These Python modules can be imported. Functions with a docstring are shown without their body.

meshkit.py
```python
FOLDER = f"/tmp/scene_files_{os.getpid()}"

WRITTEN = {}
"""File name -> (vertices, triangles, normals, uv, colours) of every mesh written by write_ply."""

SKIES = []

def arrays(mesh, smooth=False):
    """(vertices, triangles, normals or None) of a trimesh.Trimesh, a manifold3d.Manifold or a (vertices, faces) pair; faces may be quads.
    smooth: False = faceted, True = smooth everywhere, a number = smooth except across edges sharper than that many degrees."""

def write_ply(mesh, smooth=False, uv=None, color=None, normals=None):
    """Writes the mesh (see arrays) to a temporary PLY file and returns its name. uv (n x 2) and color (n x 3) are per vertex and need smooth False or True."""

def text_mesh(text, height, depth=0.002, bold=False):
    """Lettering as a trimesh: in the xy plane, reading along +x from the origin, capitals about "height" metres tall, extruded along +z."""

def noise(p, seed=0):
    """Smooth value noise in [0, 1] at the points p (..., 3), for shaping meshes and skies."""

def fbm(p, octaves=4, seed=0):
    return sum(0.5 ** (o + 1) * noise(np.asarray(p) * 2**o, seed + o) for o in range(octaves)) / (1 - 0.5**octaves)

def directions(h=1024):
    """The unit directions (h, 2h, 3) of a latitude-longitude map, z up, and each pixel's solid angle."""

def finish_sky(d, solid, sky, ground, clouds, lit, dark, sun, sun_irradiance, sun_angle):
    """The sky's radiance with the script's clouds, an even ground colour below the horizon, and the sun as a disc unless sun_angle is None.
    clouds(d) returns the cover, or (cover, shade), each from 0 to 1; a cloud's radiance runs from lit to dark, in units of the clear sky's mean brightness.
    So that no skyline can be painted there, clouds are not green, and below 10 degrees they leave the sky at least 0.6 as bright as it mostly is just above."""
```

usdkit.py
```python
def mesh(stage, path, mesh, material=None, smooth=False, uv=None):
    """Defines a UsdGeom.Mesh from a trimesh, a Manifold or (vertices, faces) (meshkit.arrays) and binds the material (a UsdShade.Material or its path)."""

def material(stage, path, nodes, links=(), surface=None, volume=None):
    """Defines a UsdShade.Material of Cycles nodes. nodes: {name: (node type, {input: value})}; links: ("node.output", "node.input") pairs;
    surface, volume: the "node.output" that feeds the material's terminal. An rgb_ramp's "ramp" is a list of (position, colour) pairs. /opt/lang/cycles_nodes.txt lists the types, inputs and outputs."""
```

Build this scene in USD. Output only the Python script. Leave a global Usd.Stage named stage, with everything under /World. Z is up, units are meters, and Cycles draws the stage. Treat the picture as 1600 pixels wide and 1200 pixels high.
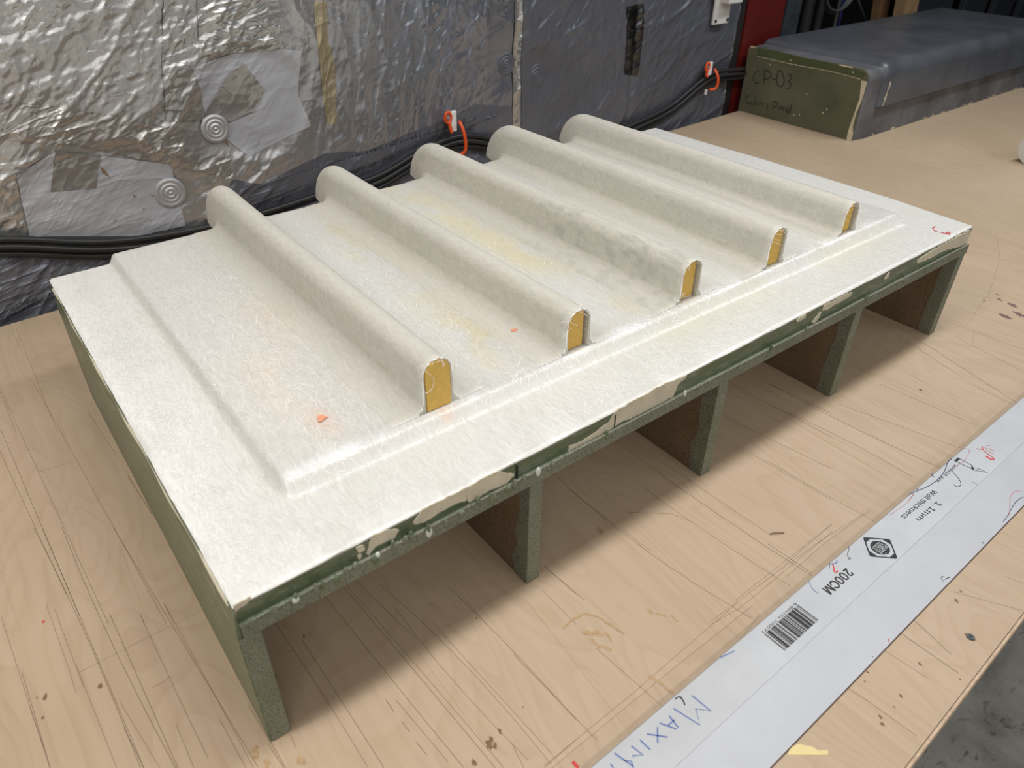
import json, math
import numpy as np, trimesh, usdkit, meshkit
from shapely.geometry import LineString, Polygon, Point, box as sbox
from shapely.ops import unary_union
from scipy.interpolate import CubicSpline
from pxr import Usd, UsdGeom, UsdLux, UsdShade, Gf, Sdf

stage = Usd.Stage.CreateInMemory()
UsdGeom.SetStageUpAxis(stage, UsdGeom.Tokens.z)
UsdGeom.SetStageMetersPerUnit(stage, 1.0)
world = UsdGeom.Xform.Define(stage, '/World')
stage.SetDefaultPrim(world.GetPrim())
UsdGeom.Scope.Define(stage, '/World/Looks')
rng = np.random.default_rng(7)
TZ = 0.85                                   # height of the bench top above the floor
# ------------------------------------------------------------------ camera
cam = UsdGeom.Camera.Define(stage, '/World/camera')
R_ = (0.791219464242277, -0.6114711848967438, 0.008645776144253135)
U_ = (0.34647275338079303, 0.4598822550514337, 0.8175970539657909)
F_ = (0.5039130783864381, 0.6439031771390636, -0.5757258965005163)
cam.AddTransformOp().Set(Gf.Matrix4d(*R_, 0, *U_, 0, *[-v for v in F_], 0, -0.05848, -0.44717, 0.69243 + TZ, 1))
cam.CreateHorizontalApertureAttr(36.0); cam.CreateVerticalApertureAttr(27.0)
cam.CreateFocalLengthAttr(36.0 * 1148.317 / 1600)
cam.CreateClippingRangeAttr(Gf.Vec2f(0.05, 60))
cam.CreateFStopAttr(7.0); cam.CreateFocusDistanceAttr(1.15)
cam.CreateExposureAttr(-0.52)
# ------------------------------------------------------------------ lamps (rows of ceiling panels; right ones added to brighten the far bench)
LAMPS = [(-0.95, 0.10, 2.62, 1.2, 0.2, 37.0), (0.75, 0.02, 2.62, 1.2, 0.2, 26.0), (2.45, 0.10, 2.62, 1.2, 0.2, 38.0), (-0.95, -1.45, 2.62, 1.2, 0.2, 18.0), (0.75, -1.45, 2.62, 1.2, 0.2, 14.0), (2.45, -1.45, 2.62, 1.2, 0.2, 18.0), (-0.95, -2.9, 2.62, 1.2, 0.2, 25.0), (0.75, -2.9, 2.62, 1.2, 0.2, 20.0), (2.45, -2.9, 2.62, 1.2, 0.2, 12.0)]
for i, (lx, ly, lz, lw, lh, li) in enumerate(LAMPS):
    L = UsdLux.RectLight.Define(stage, '/World/ceiling_light_source' + ('_%03d' % i if i else ''))
    L.AddTranslateOp().Set(Gf.Vec3d(lx, ly, lz - 0.012))
    L.CreateWidthAttr(lw); L.CreateHeightAttr(lh); L.CreateIntensityAttr(li)
    L.CreateColorAttr(Gf.Vec3f(0.90, 0.96, 1.0) if lx > 2 else Gf.Vec3f(1.0, 0.975, 0.945)); L.CreateNormalizeAttr(False)
# ------------------------------------------------------------------ helpers
used = {}
def path_for(name, parent=None):
    base = (parent.GetPath().pathString if parent else '/World') + '/'
    k = base + name
    n = used.get(k, 0); used[k] = n + 1
    return k + ('_%03d' % n if n else '')
def tag(p, label=None, cat=None, group=None, kind=None):
    for k, v in (('label', label), ('category', cat), ('group', group), ('kind', kind)):
        if v: p.SetCustomDataByKey(k, v)
    return p
def thing(name, label, cat, loc=(0, 0, 0), rz=0.0, group=None):
    x = UsdGeom.Xform.Define(stage, path_for(name))
    x.AddTranslateOp().Set(Gf.Vec3d(*map(float, loc)))
    if rz: x.AddRotateZOp().Set(math.degrees(rz))
    return tag(x.GetPrim(), label, cat, group)
def obj(name, mesh, mat, parent=None, smooth=False, label=None, cat=None, kind=None, group=None, col=None):
    m = usdkit.mesh(stage, path_for(name, parent), mesh, M[mat], smooth=smooth)
    if col is not None:
        UsdGeom.PrimvarsAPI(m).CreatePrimvar('tint', Sdf.ValueTypeNames.Color3fArray, 'vertex').Set([Gf.Vec3f(*map(float, c)) for c in col])
    return tag(m.GetPrim(), label, cat, group, kind)
def box(x0, x1, y0, y1, z0, z1):
    b = trimesh.creation.box(extents=(x1 - x0, y1 - y0, z1 - z0)); b.apply_translation(((x0 + x1) / 2, (y0 + y1) / 2, (z0 + z1) / 2)); return b
def bevel_box(x0, x1, y0, y1, z0, z1, r=0.002):
    pts = []
    for sx, ox in ((x0, 1), (x1, -1)):
        for sy, oy in ((y0, 1), (y1, -1)):
            for sz, oz in ((z0, 1), (z1, -1)):
                pts += [(sx + ox * r, sy + oy * r, sz), (sx + ox * r, sy, sz + oz * r), (sx, sy + oy * r, sz + oz * r)]
    return trimesh.convex.convex_hull(np.array(pts))
def cat_(ms): return trimesh.util.concatenate(ms)
def tube(pts, rad, sides=10, closed=False, sm=1):
    p = np.asarray(pts, float)
    if sm > 1 and len(p) > 2:
        t = np.r_[0, np.cumsum(np.linalg.norm(np.diff(p, axis=0), axis=1))]
        p = CubicSpline(t, p)(np.linspace(0, t[-1], len(p) * sm))
    T = np.gradient(p, axis=0); T /= np.linalg.norm(T, axis=1, keepdims=True) + 1e-12
    a = np.cross(T, [0.13, 0.31, 0.94]); a /= np.linalg.norm(a, axis=1, keepdims=True) + 1e-12
    b = np.cross(T, a); ang = np.arange(sides) * 2 * np.pi / sides
    rad = np.asarray(rad, float); rad = np.full(len(p), rad) if rad.ndim == 0 else np.interp(np.linspace(0, 1, len(p)), np.linspace(0, 1, len(rad)), rad)
    v = p[:, None] + rad[:, None, None] * (np.cos(ang)[None, :, None] * a[:, None] + np.sin(ang)[None, :, None] * b[:, None])
    n = len(p); f = []
    i, j = np.meshgrid(np.arange(n - 1), np.arange(sides), indexing='ij')
    q = np.stack([i * sides + j, i * sides + (j + 1) % sides, (i + 1) * sides + (j + 1) % sides, (i + 1) * sides + j], -1).reshape(-1, 4)
    f = np.vstack([q[:, [0, 1, 2]], q[:, [0, 2, 3]]])
    v = v.reshape(-1, 3)
    c0, c1 = len(v), len(v) + 1
    v = np.vstack([v, p[0], p[-1]])
    caps = [(c0, (k + 1) % sides, k) for k in range(sides)] + [(c1, (n - 1) * sides + k, (n - 1) * sides + (k + 1) % sides) for k in range(sides)]
    m = trimesh.Trimesh(v, np.vstack([f, caps]), process=False); trimesh.repair.fix_normals(m); return m
def fair(pts):
    p = np.asarray(pts, float)
    if len(p) < 3: return p
    t = np.r_[0, np.cumsum(np.linalg.norm(np.diff(p, axis=0), axis=1))]; t /= t[-1]; k = 2 if len(p) > 3 else 1; q = np.linspace(0, 1, 6)
    return np.stack([np.polyval(np.polyfit(t, p[:, i], k), q) for i in (0, 1)], 1)
def ribbon(pts, w, fn, sm=4):
    """A flat pen stroke or scratch of width w along a 2-D line, laid on a surface by fn(points) -> 3-D."""
    p = np.asarray(pts, float)
    if len(p) > 2 and sm > 1:
        t = np.r_[0, np.cumsum(np.linalg.norm(np.diff(p, axis=0), axis=1))]
        p = CubicSpline(t, p)(np.linspace(0, t[-1], (len(p) - 1) * sm + 1))
    T = np.gradient(p, axis=0); T /= np.linalg.norm(T, axis=1, keepdims=True) + 1e-12
    n = np.stack([-T[:, 1], T[:, 0]], 1) * w / 2
    v = fn(np.vstack([p + n, p - n])); k = len(p)
    f = [(i, i + k, i + 1) for i in range(k - 1)] + [(i + 1, i + k, i + k + 1) for i in range(k - 1)]
    return trimesh.Trimesh(v, f, process=False)
def flat(poly, fn, edge=None):
    """A flat 2-D polygon laid on a surface by fn."""
    poly = poly.buffer(0); out = []
    for g in getattr(poly, 'geoms', [poly]):
        if g.area < 1e-9: continue
        v, f = trimesh.creation.triangulate_polygon(g, engine='earcut')
        if edge: v3, f = trimesh.remesh.subdivide_to_size(np.c_[v, np.zeros(len(v))], f, edge, max_iter=14); v = v3[:, :2]
        a = v[f]; cr = (a[:, 1, 0] - a[:, 0, 0]) * (a[:, 2, 1] - a[:, 0, 1]) - (a[:, 1, 1] - a[:, 0, 1]) * (a[:, 2, 0] - a[:, 0, 0])
        f = np.where(cr[:, None] < 0, f[:, ::-1], f)
        out.append(trimesh.Trimesh(fn(v), f, process=False))
    return cat_(out)
def grid(P):
    """Quad grid (n, m, 3) as a mesh."""
    n, m = P.shape[:2]; i, j = np.meshgrid(np.arange(n - 1), np.arange(m - 1), indexing='ij')
    q = np.stack([i * m + j, (i + 1) * m + j, (i + 1) * m + j + 1, i * m + j + 1], -1).reshape(-1, 4)
    return trimesh.Trimesh(P.reshape(-1, 3), np.vstack([q[:, [0, 1, 2]], q[:, [0, 2, 3]]]), process=False)
def prism(poly, z0, z1):
    m = trimesh.creation.extrude_polygon(poly, z1 - z0, engine='earcut'); m.apply_translation((0, 0, z0)); return m
def sstep(a, b, x): t = np.clip((x - a) / (b - a), 0, 1); return t * t * (3 - 2 * t)
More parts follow.
